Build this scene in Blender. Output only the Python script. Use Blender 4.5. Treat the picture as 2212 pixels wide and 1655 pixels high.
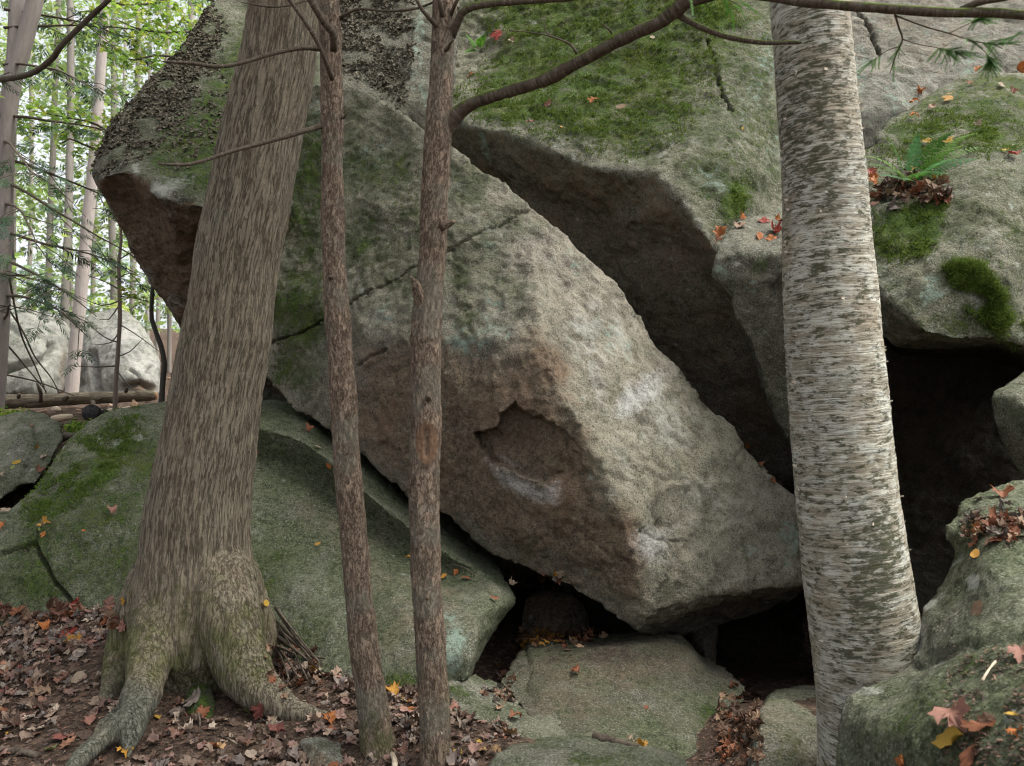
import bpy, bmesh, math, random
import numpy as np
from mathutils import Vector, Matrix, Quaternion
from mathutils.geometry import delaunay_2d_cdt

random.seed(7)
RNG = np.random.default_rng(11)
S = bpy.context.scene
for o in list(bpy.data.objects):
    bpy.data.objects.remove(o)
COL = S.collection

# ------------------------------------------------------------------ camera, world, sun, exposure
F_PX, CX, CY = 1700.0, 1106.0, 827.5          # the photograph seen at 2212 x 1655
PITCH = math.radians(2.0)
CAM = np.array([0.0, 0.0, 1.55])
FWD = np.array([0.0, math.cos(PITCH), math.sin(PITCH)])
UPV = np.array([0.0, -math.sin(PITCH), math.cos(PITCH)])
RGT = np.array([1.0, 0.0, 0.0])
cd = bpy.data.cameras.new('camera')
cam = bpy.data.objects.new('camera', cd)
COL.objects.link(cam)
cam.location = CAM
cam.rotation_euler = (math.pi / 2 + PITCH, 0, 0)
cd.sensor_width = 36.0
cd.lens = 36.0 * F_PX / 2212.0
cd.clip_start = 0.05
cd.clip_end = 2000
cd.dof.use_dof = True
cd.dof.focus_distance = 4.9
cd.dof.aperture_fstop = 4.0
S.camera = cam

SUN_TO = Vector((0.46, -0.10, 0.88)).normalized()
W = bpy.data.worlds.new('World')
S.world = W
W.use_nodes = True
wn = W.node_tree.nodes
sky = wn.new('ShaderNodeTexSky')
sky.sky_type = 'NISHITA'
sky.sun_disc = False
sky.sun_elevation = math.asin(SUN_TO.z)
sky.sun_rotation = math.atan2(SUN_TO.x, SUN_TO.y)
sky.air_density = 0.7
sky.dust_density = 5.0
sky.ozone_density = 0.6
hs_ = wn.new('ShaderNodeHueSaturation')        # thin overcast: the whole sky is whiter
hs_.inputs['Saturation'].default_value = 0.20
W.node_tree.links.new(sky.outputs[0], hs_.inputs['Color'])
W.node_tree.links.new(hs_.outputs[0], wn['Background'].inputs[0])
wn['Background'].inputs[1].default_value = 0.15
sd = bpy.data.lights.new('sun', 'SUN')
sun = bpy.data.objects.new('sun', sd)
COL.objects.link(sun)
sd.energy = 1.5
sd.angle = math.radians(24)
sd.color = (1.0, 0.95, 0.83)
sun.location = (5, -5, 12)
sun.rotation_euler = SUN_TO.to_track_quat('Z', 'Y').to_euler()
S.view_settings.view_transform = 'Standard'
S.view_settings.look = 'None'
S.view_settings.gamma = 1.0
S.view_settings.use_curve_mapping = False
S.view_settings.exposure = 1.45
S.cycles.use_denoising = True
S.cycles.filter_width = 1.1
S.cycles.max_bounces = 6
S.cycles.diffuse_bounces = 3
S.cycles.transmission_bounces = 4
S.cycles.transparent_max_bounces = 6
S.cycles.use_adaptive_sampling = True
S.cycles.adaptive_threshold = 0.01


# ------------------------------------------------------------------ helpers
def at(x, y, d):
    return CAM + d * (FWD + (x - CX) / F_PX * RGT - (y - CY) / F_PX * UPV)


def ats(L):
    return np.array([at(*p) for p in L])


def project(P):
    Q = P - CAM
    d = Q @ FWD
    dd = np.maximum(d, 1e-3)
    return CX + F_PX * (Q @ RGT) / dd, CY - F_PX * (Q @ UPV) / dd, d


_perm = RNG.permutation(256)
_perm = np.concatenate([_perm, _perm, _perm]).astype(np.int64)
_grad = RNG.normal(size=(256, 3))
_grad /= np.linalg.norm(_grad, axis=1)[:, None]


def pn(P):
    """gradient noise, about -0.6 .. 0.6"""
    P = np.asarray(P, float)
    i = np.floor(P).astype(np.int64)
    f = P - i
    u = f * f * f * (f * (f * 6 - 15) + 10)
    i &= 255
    out = np.zeros(len(P))
    for a in (0, 1):
        wa = u[:, 0] if a else 1 - u[:, 0]
        for b in (0, 1):
            wb = u[:, 1] if b else 1 - u[:, 1]
            for c in (0, 1):
                wc = u[:, 2] if c else 1 - u[:, 2]
                h = _perm[_perm[_perm[(i[:, 0] + a) & 255] + ((i[:, 1] + b) & 255)] + ((i[:, 2] + c) & 255)]
                g = _grad[h]
                out += wa * wb * wc * (g[:, 0] * (f[:, 0] - a) + g[:, 1] * (f[:, 1] - b) + g[:, 2] * (f[:, 2] - c))
    return out


def sstep(a, b, x):
    t = np.clip((x - a) / (b - a), 0, 1)
    return t * t * (3 - 2 * t)


def tag(o, label=None, cat=None, group=None, kind=None):
    if label: o['label'] = label
    if cat: o['category'] = cat
    if group: o['group'] = group
    if kind: o['kind'] = kind
    return o


def mesh_np(name, V, F, smooth=True):
    """V (n,3), F (m,k) with constant k"""
    V = np.ascontiguousarray(V, dtype=np.float32)
    F = np.ascontiguousarray(F, dtype=np.int32)
    me = bpy.data.meshes.new(name)
    me.vertices.add(len(V))
    me.vertices.foreach_set('co', V.ravel())
    k = F.shape[1]
    me.loops.add(F.size)
    me.loops.foreach_set('vertex_index', F.ravel())
    me.polygons.add(len(F))
    me.polygons.foreach_set('loop_start', np.arange(0, F.size, k, dtype=np.int32))
    me.polygons.foreach_set('loop_total', np.full(len(F), k, dtype=np.int32))
    me.polygons.foreach_set('use_smooth', np.full(len(F), smooth, dtype=bool))
    me.update(calc_edges=True)
    return me


def link(name, me, mat=None, parent=None, loc=None):
    o = bpy.data.objects.new(name, me)
    COL.objects.link(o)
    if mat is not None and me is not None and len(me.materials) == 0:
        me.materials.append(mat)
    if parent is not None:
        o.parent = parent
    if loc is not None:
        o.location = loc
    return o


def empty(name, loc, label, cat, group=None):
    o = bpy.data.objects.new(name, None)
    COL.objects.link(o)
    o.location = Vector(loc)
    o.empty_display_size = 0.1
    return tag(o, label, cat, group)


def attr_vec(me, name, A):
    a = me.attributes.new(name, 'FLOAT_VECTOR', 'POINT')
    a.data.foreach_set('vector', np.ascontiguousarray(A, dtype=np.float32).ravel())


def attr_col(me, name, A):
    a = me.attributes.new(name, 'FLOAT_COLOR', 'POINT')
    a.data.foreach_set('color', np.ascontiguousarray(A, dtype=np.float32).ravel())


# ------------------------------------------------------------------ node helper
class NT:
    def __init__(self, name):
        self.m = bpy.data.materials.new(name)
        self.m.use_nodes = True
        self.t = self.m.node_tree
        self.t.nodes.clear()
        self.out = self.t.nodes.new('ShaderNodeOutputMaterial')

    def new(self, t):
        return self.t.nodes.new(t)

    def put(self, sock, v):
        if v is None:
            return
        if isinstance(v, bpy.types.NodeSocket):
            self.t.links.new(v, sock)
        elif isinstance(v, (tuple, list)):
            if sock.type == 'RGBA':
                sock.default_value = (v[0], v[1], v[2], 1)
            else:
                sock.default_value = v
        else:
            sock.default_value = v

    def coord(self, which='Object'):
        return self.new('ShaderNodeTexCoord').outputs[which]

    def attr(self, name, out='Color'):
        n = self.new('ShaderNodeAttribute')
        n.attribute_name = name
        return n.outputs[out]

    def sep(self, c):
        n = self.new('ShaderNodeSeparateColor')
        self.put(n.inputs[0], c)
        return n.outputs[0], n.outputs[1], n.outputs[2]

    def mapping(self, v, scale=(1, 1, 1), loc=(0, 0, 0)):
        n = self.new('ShaderNodeMapping')
        self.put(n.inputs[0], v)
        n.inputs['Scale'].default_value = scale
        n.inputs['Location'].default_value = loc
        return n.outputs[0]

    def noise(self, v, scale, detail=4, rough=.6, dist=0):
        n = self.new('ShaderNodeTexNoise')
        self.put(n.inputs['Vector'], v)
        n.inputs['Scale'].default_value = scale
        n.inputs['Detail'].default_value = detail
        n.inputs['Roughness'].default_value = rough
        n.inputs['Distortion'].default_value = dist
        return n.outputs[0]

    def vor(self, v, scale, feature='F1', out=0, rand=1.0):
        n = self.new('ShaderNodeTexVoronoi')
        n.feature = feature
        self.put(n.inputs['Vector'], v)
        n.inputs['Scale'].default_value = scale
        n.inputs['Randomness'].default_value = rand
        return n.outputs[out]

    def math(self, op, a, b=None, c=None, clamp=False):
        n = self.new('ShaderNodeMath')
        n.operation = op
        n.use_clamp = clamp
        self.put(n.inputs[0], a)
        self.put(n.inputs[1], b)
        self.put(n.inputs[2], c)
        return n.outputs[0]

    def step(self, v, a, b, lo=0.0, hi=1.0):
        n = self.new('ShaderNodeMapRange')
        n.interpolation_type = 'SMOOTHSTEP'
        self.put(n.inputs[0], v)
        n.inputs[1].default_value = a
        n.inputs[2].default_value = b
        n.inputs[3].default_value = lo
        n.inputs[4].default_value = hi
        return n.outputs[0]

    def mix(self, f, a, b, blend='MIX'):
        n = self.new('ShaderNodeMix')
        n.data_type = 'RGBA'
        n.blend_type = blend
        n.clamp_factor = True
        self.put(n.inputs[0], f)
        self.put(n.inputs[6], a)
        self.put(n.inputs[7], b)
        return n.outputs[2]

    def vadd(self, a, b, scale):
        n = self.new('ShaderNodeVectorMath')
        n.operation = 'MULTIPLY_ADD'
        self.put(n.inputs[0], b)
        n.inputs[1].default_value = (scale,) * 3
        self.put(n.inputs[2], a)
        return n.outputs[0]

    def finish(self, col, rough=.9, height=None, bump=.5, dist=.02, spec=.25, trans=None):
        b = self.new('ShaderNodeBsdfPrincipled')
        self.put(b.inputs['Base Color'], col)
        self.put(b.inputs['Roughness'], rough)
        self.put(b.inputs['Specular IOR Level'], spec)
        if height is not None:
            n = self.new('ShaderNodeBump')
            n.inputs['Strength'].default_value = bump
            n.inputs['Distance'].default_value = dist
            self.put(n.inputs['Height'], height)
            self.put(b.inputs['Normal'], n.outputs[0])
        res = b.outputs[0]
        if trans is not None:
            tb = self.new('ShaderNodeBsdfTranslucent')
            self.put(tb.inputs[0], trans[1])
            ms = self.new('ShaderNodeMixShader')
            ms.inputs[0].default_value = trans[0]
            self.t.links.new(res, ms.inputs[1])
            self.t.links.new(tb.outputs[0], ms.inputs[2])
            res = ms.outputs[0]
        self.t.links.new(res, self.out.inputs[0])
        return self.m


# ------------------------------------------------------------------ materials
def rock_material(name, ca=(.35, .318, .255), cb=(.165, .148, .116), lich=.5, off=0.0, speck=1.0,
                  mossA=(.040, .078, .013), mossB=(.105, .160, .033), bump=.9, crustA=.5, crustB=.45):
    n = NT(name)
    P = n.mapping(n.coord(), loc=(off, off * .7, -off))
    nl = n.noise(P, 1.0, 4, .6)
    nk = n.noise(P, 2.6, 5, .65)
    nm = n.noise(P, 7.5, 7, .72)
    ns = n.noise(P, 30, 6, .78)
    nf = n.noise(P, 95, 3, .7)
    moss_m, mint_m, brown_m = n.sep(n.attr('m1'))
    chalk_m = n.attr('m1', 'Alpha')
    dark_m, film_m, pale_m = n.sep(n.attr('m2'))

    def cov(mask, nz, amt, lo, hi, top):
        return n.math('MULTIPLY', n.step(n.math('ADD', mask, n.math('MULTIPLY', n.math('SUBTRACT', nz, .5), amt)), lo, hi), top)

    col = n.mix(n.step(nm, .34, .66), cb, ca)
    col = n.mix(n.step(nk, .42, .62, 0, .55), col, (ca[0] * 1.28, ca[1] * 1.28, ca[2] * 1.22))
    # greenish dark crust, then pale grey crust
    c1 = n.noise(n.mapping(P, loc=(5, 2, 1)), 5.5, 8, .74)
    col = n.mix(n.math('MULTIPLY', n.step(c1, .49, .60), crustA), col, n.mix(ns, (.055, .062, .040), (.135, .14, .10)))
    c2 = n.noise(n.mapping(P, loc=(1, 7, 3)), 8.5, 8, .74)
    col = n.mix(n.math('MULTIPLY', n.step(c2, .53, .61), crustB), col, n.mix(ns, (.25, .27, .23), (.44, .46, .40)))
    # feldspar / mica grain
    col = n.mix(n.math('MULTIPLY', n.step(nf, .53, .64), .70 * speck), col, (.035, .031, .027))
    col = n.mix(n.math('MULTIPLY', n.step(nf, .46, .36), .60 * speck), col, (.46, .43, .37))
    col = n.mix(n.math('MULTIPLY', n.step(ns, .54, .66), .45 * speck), col, (.05, .045, .037))
    stk = n.noise(n.mapping(P, (7, 7, .7)), 1, 5, .68)
    col = n.mix(n.step(stk, .52, .68, 0, .45), col, n.mix(1.0, col, (.38, .38, .33), 'MULTIPLY'))
    big = n.noise(n.mapping(P, loc=(8, 1, 4)), .55, 3, .6)
    col = n.mix(n.step(big, .40, .64, .38, 0), col, n.mix(1.0, col, (.55, .60, .50), 'MULTIPLY'))
    # iron-brown weathering
    bf = cov(brown_m, n.math('ADD', n.math('MULTIPLY', nm, .6), n.math('MULTIPLY', nk, .4)), 2.0, .12, .85, .80)
    bc = n.mix(n.step(ns, .36, .64), (.058, .040, .026), (.255, .185, .122))
    bc = n.mix(n.step(nk, .48, .66, 0, .7), bc, n.mix(ns, (.12, .063, .038), (.28, .165, .105)))
    bc = n.mix(n.math('MULTIPLY', n.step(nf, .45, .36), .6), bc, (.30, .24, .18))
    col = n.mix(bf, col, bc)
    df = cov(dark_m, nm, 1.1, .2, .8, .85)  # dark mask: several boulders use it to paint in shade
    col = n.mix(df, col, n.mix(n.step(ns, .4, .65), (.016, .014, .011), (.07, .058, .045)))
    # grey green algal film
    fz = n.math('ADD', n.math('MULTIPLY', n.noise(n.mapping(P, loc=(3, 3, 9)), 3.2, 8, .74), .7), n.math('MULTIPLY', nl, .3))
    ff = cov(film_m, fz, 3.4, .1, .95, .88)
    col = n.mix(ff, col, n.mix(n.step(ns, .38, .64), (.028, .042, .015), (.120, .136, .074)))
    col = n.mix(n.math('MULTIPLY', n.math('MULTIPLY', n.step(nf, .47, .36), .55), film_m), col, (.30, .32, .24))
    # mint crust lichen
    mf = cov(mint_m, n.noise(P, 13, 7, .75), 2.4, .38, .72, .8)
    col = n.mix(mf, col, n.mix(ns, (.15, .225, .18), (.33, .41, .34)))
    # pale lichen rosettes
    vd = n.vor(n.vadd(P, n.noise(P, 11, 3), .10), 4.2)
    vs = n.math('MULTIPLY', n.step(n.math('ADD', vd, n.math('MULTIPLY', ns, .16)), .20, .13), n.step(nl, .46, .60, 0, lich))
    col = n.mix(vs, col, n.mix(ns, (.28, .31, .27), (.52, .55, .49)))
    pf = cov(pale_m, nm, 1.4, .3, .8, .8)
    col = n.mix(pf, col, n.mix(ns, (.30, .31, .28), (.56, .57, .52)))
    ck = cov(chalk_m, n.math('ADD', n.math('MULTIPLY', nm, .5), n.math('MULTIPLY', ns, .5)), 1.8, .10, 1.1, .70)
    ck = n.math('MULTIPLY', ck, n.step(nf, .64, .48, .35, 1))
    col = n.mix(ck, col, (.56, .56, .56))
    # moss: solid cushions with a thin green fringe
    nmo = n.math('ADD', n.math('MULTIPLY', n.noise(P, 6, 7, .75), .55), n.math('MULTIPLY', n.noise(P, 31, 5, .75), .45))
    mo = n.step(n.math('ADD', moss_m, n.math('MULTIPLY', n.math('SUBTRACT', nmo, .5), 2.8)), .36, .80)
    mo = n.math('MULTIPLY', mo, n.step(moss_m, .03, .14))
    fringe = n.math('MULTIPLY', n.step(n.math('ADD', moss_m, n.math('MULTIPLY', n.math('SUBTRACT', nm, .5), 1.6)), .15, .7), n.step(ns, .44, .58))
    col = n.mix(n.math('MULTIPLY', fringe, .6), col, (.062, .078, .022))
    mc = n.mix(n.step(ns, .34, .66), mossA, mossB)
    mc = n.mix(n.step(nk, .46, .64, 0, .45), mc, (mossB[0] * 1.4, mossB[1] * 1.02, mossB[2] * .9))
    mc = n.mix(n.step(nf, .54, .66, 0, .7), mc, (.012, .018, .005))
    col = n.mix(mo, col, mc)
    h = n.math('ADD', n.math('MULTIPLY', nm, 1.1), n.math('MULTIPLY', ns, .62))
    h = n.math('ADD', h, n.math('MULTIPLY', nf, .25))
    h = n.math('ADD', h, n.math('MULTIPLY', mo, n.math('ADD', .3, n.math('MULTIPLY', nf, .9))))
    h = n.math('ADD', h, n.math('MULTIPLY', bf, n.math('MULTIPLY', ns, .6)))
    return n.finish(col, .92, h, bump, .035, .18)


M_GRAN = rock_material('granite_weathered', crustA=.42, crustB=.32)
M_SLAB = rock_material('granite_mossy', (.29, .275, .22), (.135, .13, .10), .8, 3.1, crustA=.7, crustB=.6)
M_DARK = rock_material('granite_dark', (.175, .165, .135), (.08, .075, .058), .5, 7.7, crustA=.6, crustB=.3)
M_GREY = rock_material('granite_grey', (.215, .21, .17), (.105, .10, .08), .6, 12.3, crustA=.6, crustB=.35)
M_PALE = rock_material('granite_pale', (.30, .285, .25), (.17, .16, .14), .3, 20.1, .8, crustA=.3, crustB=.35)
M_BG = rock_material('granite_bright', (.30, .295, .28), (.16, .155, .145), .5, 27.0, .35, bump=.8, crustA=.5, crustB=.3)


def bark_material(name, kind):
    n = NT(name)
    T = n.attr('tc', 'Vector')
    green = n.attr('m1')
    gm, cutm, grm = n.sep(green)
    if kind == 'maple':
        w = n.vadd(T, n.noise(T, 5, 2), .018)
        r = n.noise(n.mapping(w, (46, 46, 4.2)), 1, 5, .66)
        r2 = n.noise(n.mapping(w, (95, 95, 18)), 1, 5, .72)
        r3 = n.noise(n.mapping(w, (40, 40, 34)), 1, 5, .72)
        big = n.noise(T, 2.0, 5)
        fr = n.step(n.math('ABSOLUTE', n.math('SUBTRACT', r, .5)), .0, .045)
        fr = n.math('MULTIPLY_ADD', fr, n.step(big, .3, .7, .42, .75), n.step(big, .3, .7, .58, .25))
        col = n.mix(n.step(r2, .30, .70), (.120, .099, .069), (.262, .221, .162))
        col = n.mix(n.step(r3, .52, .68, 0, .45), col, (.085, .075, .050))
        col = n.mix(n.step(big, .40, .60, 0, .5), col, (.178, .160, .118))
        col = n.mix(n.step(n.noise(T, 70, 3, .7), .58, .70, 0, .5), col, (.34, .31, .25))
        col = n.mix(fr, (.055, .042, .029), col)
        sp = n.step(n.noise(n.mapping(T, (9, 9, 6)), 1, 6, .75), .62, .70, 0, .35)
        col = n.mix(sp, col, (.24, .28, .215))
        gf = n.step(n.math('ADD', gm, n.math('MULTIPLY', n.math('SUBTRACT', n.noise(T, 11, 6, .75), .5), 1.8)), .35, .85)
        col = n.mix(n.math('MULTIPLY', gf, .7), col, n.mix(r2, (.040, .052, .012), (.115, .122, .036)))
        gr = n.step(n.math('ADD', grm, n.math('MULTIPLY', n.math('SUBTRACT', r2, .5), .8)), .2, .9, 0, .75)
        col = n.mix(gr, col, n.mix(n.step(r2, .35, .65), (.045, .052, .040), (.145, .160, .130)))
        h = n.math('ADD', n.math('MULTIPLY', fr, .8), n.math('MULTIPLY', r2, .9))
        h = n.math('ADD', h, n.math('MULTIPLY', r3, .5))
        return n.finish(col, .93, h, 1.0, .012, .15)
    if kind == 'hemlock':
        w = n.vadd(T, n.noise(T, 16, 4), .03)
        r = n.noise(n.mapping(w, (75, 75, 20)), 1, 5, .68)
        v = n.vor(n.mapping(w, (58, 58, 24)), 1, 'F1', 1)
        r2 = n.noise(n.mapping(T, (150, 150, 70)), 1, 5, .7)
        fr = n.step(n.math('ABSOLUTE', n.math('SUBTRACT', r, .5)), .0, .055)
        fr = n.math('ADD', n.math('MULTIPLY', fr, .8), .2)
        hs = n.sep(v)[0]
        col = n.mix(hs, (.095, .068, .048), (.26, .195, .142))
        col = n.mix(n.step(r2, .42, .7, 0, .65), col, (.30, .24, .185))
        col = n.mix(n.step(r2, .44, .34, 0, .6), col, (.085, .06, .042))
        col = n.mix(fr, (.055, .038, .027), col)
        col = n.mix(n.step(n.noise(T, 4, 6, .7), .48, .62, 0, .6), col, n.mix(r2, (.10, .10, .075), (.22, .21, .165)))
        col = n.mix(n.step(n.noise(T, 60, 2), .71, .76, 0, .8), col, (.42, .43, .39))
        gf = n.step(n.math('ADD', gm, n.math('MULTIPLY', n.math('SUBTRACT', n.noise(T, 26, 6, .75), .5), 1.8)), .38, .8)
        col = n.mix(n.math('MULTIPLY', gf, .65), col, n.mix(r2, (.035, .048, .012), (.105, .118, .04)))
        cutc = n.mix(n.noise(n.mapping(T, (60, 60, 35)), 1, 4, .7), (.115, .065, .040), (.26, .165, .105))
        col = n.mix(cutm, col, cutc)
        h = n.math('ADD', n.math('MULTIPLY', fr, .6), n.math('MULTIPLY', r2, .7))
        h = n.math('ADD', h, n.math('MULTIPLY', hs, .45))
        return n.finish(col, .92, h, .9, .008, .15)
    if kind == 'birch':
        w = n.vadd(T, n.noise(T, 7, 4), .016)
        st = n.noise(n.mapping(w, (4, 4, 100)), 1, 6, .72)
        st2 = n.noise(n.mapping(w, (11, 11, 230), (3, 1, 0)), 1, 5, .74)
        big = n.noise(n.mapping(T, (4, 4, 2.6)), 1, 4, .6)
        mid = n.noise(n.mapping(T, (12, 12, 20), (5, 0, 0)), 1, 5, .7)
        col = n.mix(n.step(st, .38, .60), (.25, .22, .16), (.47, .445, .36))
        col = n.mix(n.step(mid, .46, .58, 0, .75), col, (.56, .57, .50))
        col = n.mix(n.step(big, .5, .68, 0, .5), col, (.265, .205, .135))
        ln = n.step(n.math('ABSOLUTE', n.math('SUBTRACT', st, .5)), .0, .022, 1, 0)
        col = n.mix(n.math('MULTIPLY', ln, .8), col, (.060, .047, .032))
        dk = n.step(n.math('ADD', st2, n.math('MULTIPLY', n.math('SUBTRACT', big, .5), -.25)), .555, .61)
        col = n.mix(n.math('MULTIPLY', dk, .85), col, (.045, .040, .026))
        gn = n.math('ADD', gm, n.math('MULTIPLY', n.math('SUBTRACT', n.noise(n.mapping(w, (20, 20, 60)), 1, 7, .75), .5), 2.6))
        gf = n.step(gn, .42, .64)
        col = n.mix(n.math('MULTIPLY', gf, .9), col, n.mix(st2, (.026, .030, .013), (.085, .088, .042)))
        h = n.math('ADD', n.math('MULTIPLY', st, 1.0), n.math('MULTIPLY', st2, .5))
        h = n.math('ADD', h, n.math('MULTIPLY', gf, .3))
        return n.finish(col, .8, h, .9, .010, .22)
    if kind == 'smooth':                        # thin dark limbs
        r2 = n.noise(n.mapping(T, (140, 140, 60)), 1, 4, .65)
        big = n.noise(T, 9, 4, .6)
        bd = n.noise(n.mapping(T, (18, 18, 120)), 1, 4, .7)
        col = n.mix(r2, (.040, .031, .023), (.135, .112, .084))
        col = n.mix(n.step(bd, .54, .64, 0, .6), col, (.19, .165, .13))
        col = n.mix(n.step(bd, .46, .38, 0, .6), col, (.022, .017, .013))
        col = n.mix(n.step(big, .5, .7, 0, .5), col, (.12, .115, .09))
        gf = n.step(n.math('ADD', gm, n.math('MULTIPLY', n.math('SUBTRACT', n.noise(T, 40, 5, .7), .5), 1.6)), .35, .7)
        col = n.mix(gf, col, n.mix(r2, (.04, .06, .012), (.11, .14, .03)))
        return n.finish(col, .9, n.math('ADD', r2, gf), .6, .006, .15)
    if kind == 'far':
        r2 = n.noise(n.mapping(T, (30, 30, 6)), 1, 4, .65)
        big = n.noise(T, 3, 3)
        oi = n.new('ShaderNodeObjectInfo')
        col = n.mix(r2, (.26, .23, .20), (.50, .46, .42))
        col = n.mix(n.step(big, .5, .65, 0, .4), col, (.30, .31, .26))
        col = n.mix(1.0, col, oi.outputs['Color'], 'MULTIPLY')
        return n.finish(col, .92, r2, .5, .02, .15)


M_MAPLE = bark_material('bark_furrowed', 'maple')
M_HEM = bark_material('bark_scaly', 'hemlock')
M_BIRCH = bark_material('bark_birch', 'birch')
M_LIMB = bark_material('bark_limb', 'smooth')
M_FARBARK = bark_material('bark_far', 'far')


def leaf_material(name, mode, trans=.25, tcol=None):
    n = NT(name)
    if mode == 'object':
        oi = n.new('ShaderNodeObjectInfo')
        base = oi.outputs['Color']
    else:
        base = n.attr('lc')
    P = n.coord('Object')
    nn = n.noise(P, 45, 4, .65) if mode == 'object' else n.noise(P, 60, 3, .65)
    col = n.mix(n.step(nn, .35, .7, 0, .55), base, n.mix(1.0, base, (.45, .38, .35), 'MULTIPLY'))
    col = n.mix(n.step(nn, .66, .74, 0, .5), col, (.06, .04, .025))
    return n.finish(col, .65, nn, .3, .006, .3, (trans, tcol or col))


M_LEAF = leaf_material('fallen_leaf_surface', 'object', .15)
M_LITTER = leaf_material('litter_surface', 'attr', .10)
M_GREENLEAF = leaf_material('green_leaf_surface', 'attr', .55)
M_NEEDLE = leaf_material('needle_surface', 'attr', .30)


def simple(name, a, b, scale=30, rough=.9, bump=.4, dist=.01, stretch=(1, 1, 1), trans=None):
    n = NT(name)
    P = n.mapping(n.coord(), stretch)
    q = n.noise(P, scale, 5, .7)
    return n.finish(n.mix(n.step(q, .3, .7), a, b), rough, q, bump, dist, .2, trans)


M_WOODPALE = simple('bare_wood', (.30, .24, .17), (.55, .47, .36), 14, stretch=(1, 1, 6))
M_CUT = simple('cut_wood', (.30, .17, .09), (.52, .36, .22), 30)
M_BLACKWOOD = simple('charred_wood', (.012, .011, .011), (.05, .047, .045), 25)
M_TRIPE = simple('rock_tripe', (.022, .019, .014), (.17, .15, .11), 45)
M_MOSS = simple('moss_tuft', (.042, .085, .013), (.13, .19, .036), 25, trans=(.25, (.14, .2, .035)))
M_STICK = simple('dry_stick', (.035, .027, .021), (.13, .105, .08), 40, stretch=(1, 1, 1))
M_ROLL = simple('bark_curl_paper', (.42, .36, .27), (.66, .60, .50), 40)
M_SHELF = simple('brown_overhang', (.10, .07, .05), (.26, .20, .15), 20)


def soil_material():
    n = NT('forest_soil')
    P = n.coord('Object')
    a = n.noise(P, 5, 6, .7)
    b = n.noise(P, 42, 5, .75)
    c = n.noise(P, 150, 2, .6)
    col = n.mix(n.step(b, .35, .65), (.022, .015, .011), (.085, .060, .046))
    col = n.mix(n.step(a, .5, .68, 0, .6), col, (.11, .078, .058))
    col = n.mix(n.step(c, .60, .68, 0, .7), col, (.20, .145, .105))
    v = n.vor(n.vadd(P, n.noise(P, 20, 2), .03), 30, 'F1', 1)
    col = n.mix(n.step(n.sep(v)[1], .72, .82, 0, .6), col, (.17, .115, .085))
    h = n.math('ADD', b, n.math('MULTIPLY', c, .5))
    return n.finish(col, .95, h, .9, .02, .1)


M_SOIL = soil_material()


# ------------------------------------------------------------------ thin plate spline
def tps(C, z, reg=1e-4):
    C = np.asarray(C, float)
    s = np.abs(C).max()
    C = C / s
    n = len(C)
    r = np.linalg.norm(C[:, None] - C[None], axis=2)
    K = np.where(r > 0, r * r * np.log(r + 1e-12), 0) + reg * np.eye(n)
    Pm = np.hstack([np.ones((n, 1)), C])
    A = np.zeros((n + 3, n + 3))
    A[:n, :n] = K
    A[:n, n:] = Pm
    A[n:, :n] = Pm.T
    w = np.linalg.solve(A, np.concatenate([z, np.zeros(3)]))

    def f(Q):
        Q = np.asarray(Q, float) / s
        r = np.linalg.norm(Q[:, None] - C[None], axis=2)
        return np.where(r > 0, r * r * np.log(r + 1e-12), 0) @ w[:n] + w[n] + Q @ w[n + 1:]
    return f


def inpoly(px, py, poly):
    res = np.zeros(len(px), bool)
    n = len(poly)
    for i in range(n):
        x1, y1 = poly[i][:2]
        x2, y2 = poly[(i + 1) % n][:2]
        if y1 == y2:
            continue
        c = ((y1 > py) != (y2 > py)) & (px < (x2 - x1) * (py - y1) / (y2 - y1) + x1)
        res ^= c
    return res


def dist_line(px, py, pts, closed=False):
    best = np.full(len(px), 1e9)
    n = len(pts)
    for i in range(n if closed else n - 1):
        x1, y1 = pts[i][:2]
        x2, y2 = pts[(i + 1) % n][:2]
        dx, dy = x2 - x1, y2 - y1
        t = np.clip(((px - x1) * dx + (py - y1) * dy) / (dx * dx + dy * dy + 1e-9), 0, 1)
        best = np.minimum(best, np.hypot(px - x1 - t * dx, py - y1 - t * dy))
    return best


def eval_mask(px, py, items):
    out = np.zeros(len(px))
    for it in items:
        if isinstance(it, (int, float)):
            v = np.full(len(px), float(it))
        elif isinstance(it[0], (list, tuple)):             # polygon, feather, strength
            poly, fe, s = it
            dd = dist_line(px, py, poly, True)
            ins = inpoly(px, py, poly)
            v = s * sstep(-fe, fe, np.where(ins, dd, -dd))
        else:                                               # blob cx, cy, rx, ry, rot, strength
            cx, cy, rx, ry, rot, s = it
            c, q = math.cos(math.radians(rot)), math.sin(math.radians(rot))
            u = ((px - cx) * c + (py - cy) * q) / rx
            w = (-(px - cx) * q + (py - cy) * c) / ry
            v = s * sstep(1.6, .2, np.hypot(u, w))
        if isinstance(it, tuple) and len(it) and isinstance(it[-1], (int, float)) and it[-1] < 0:
            out = np.maximum(out + v, 0)
        else:
            out = np.maximum(out, v)
    return out


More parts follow.
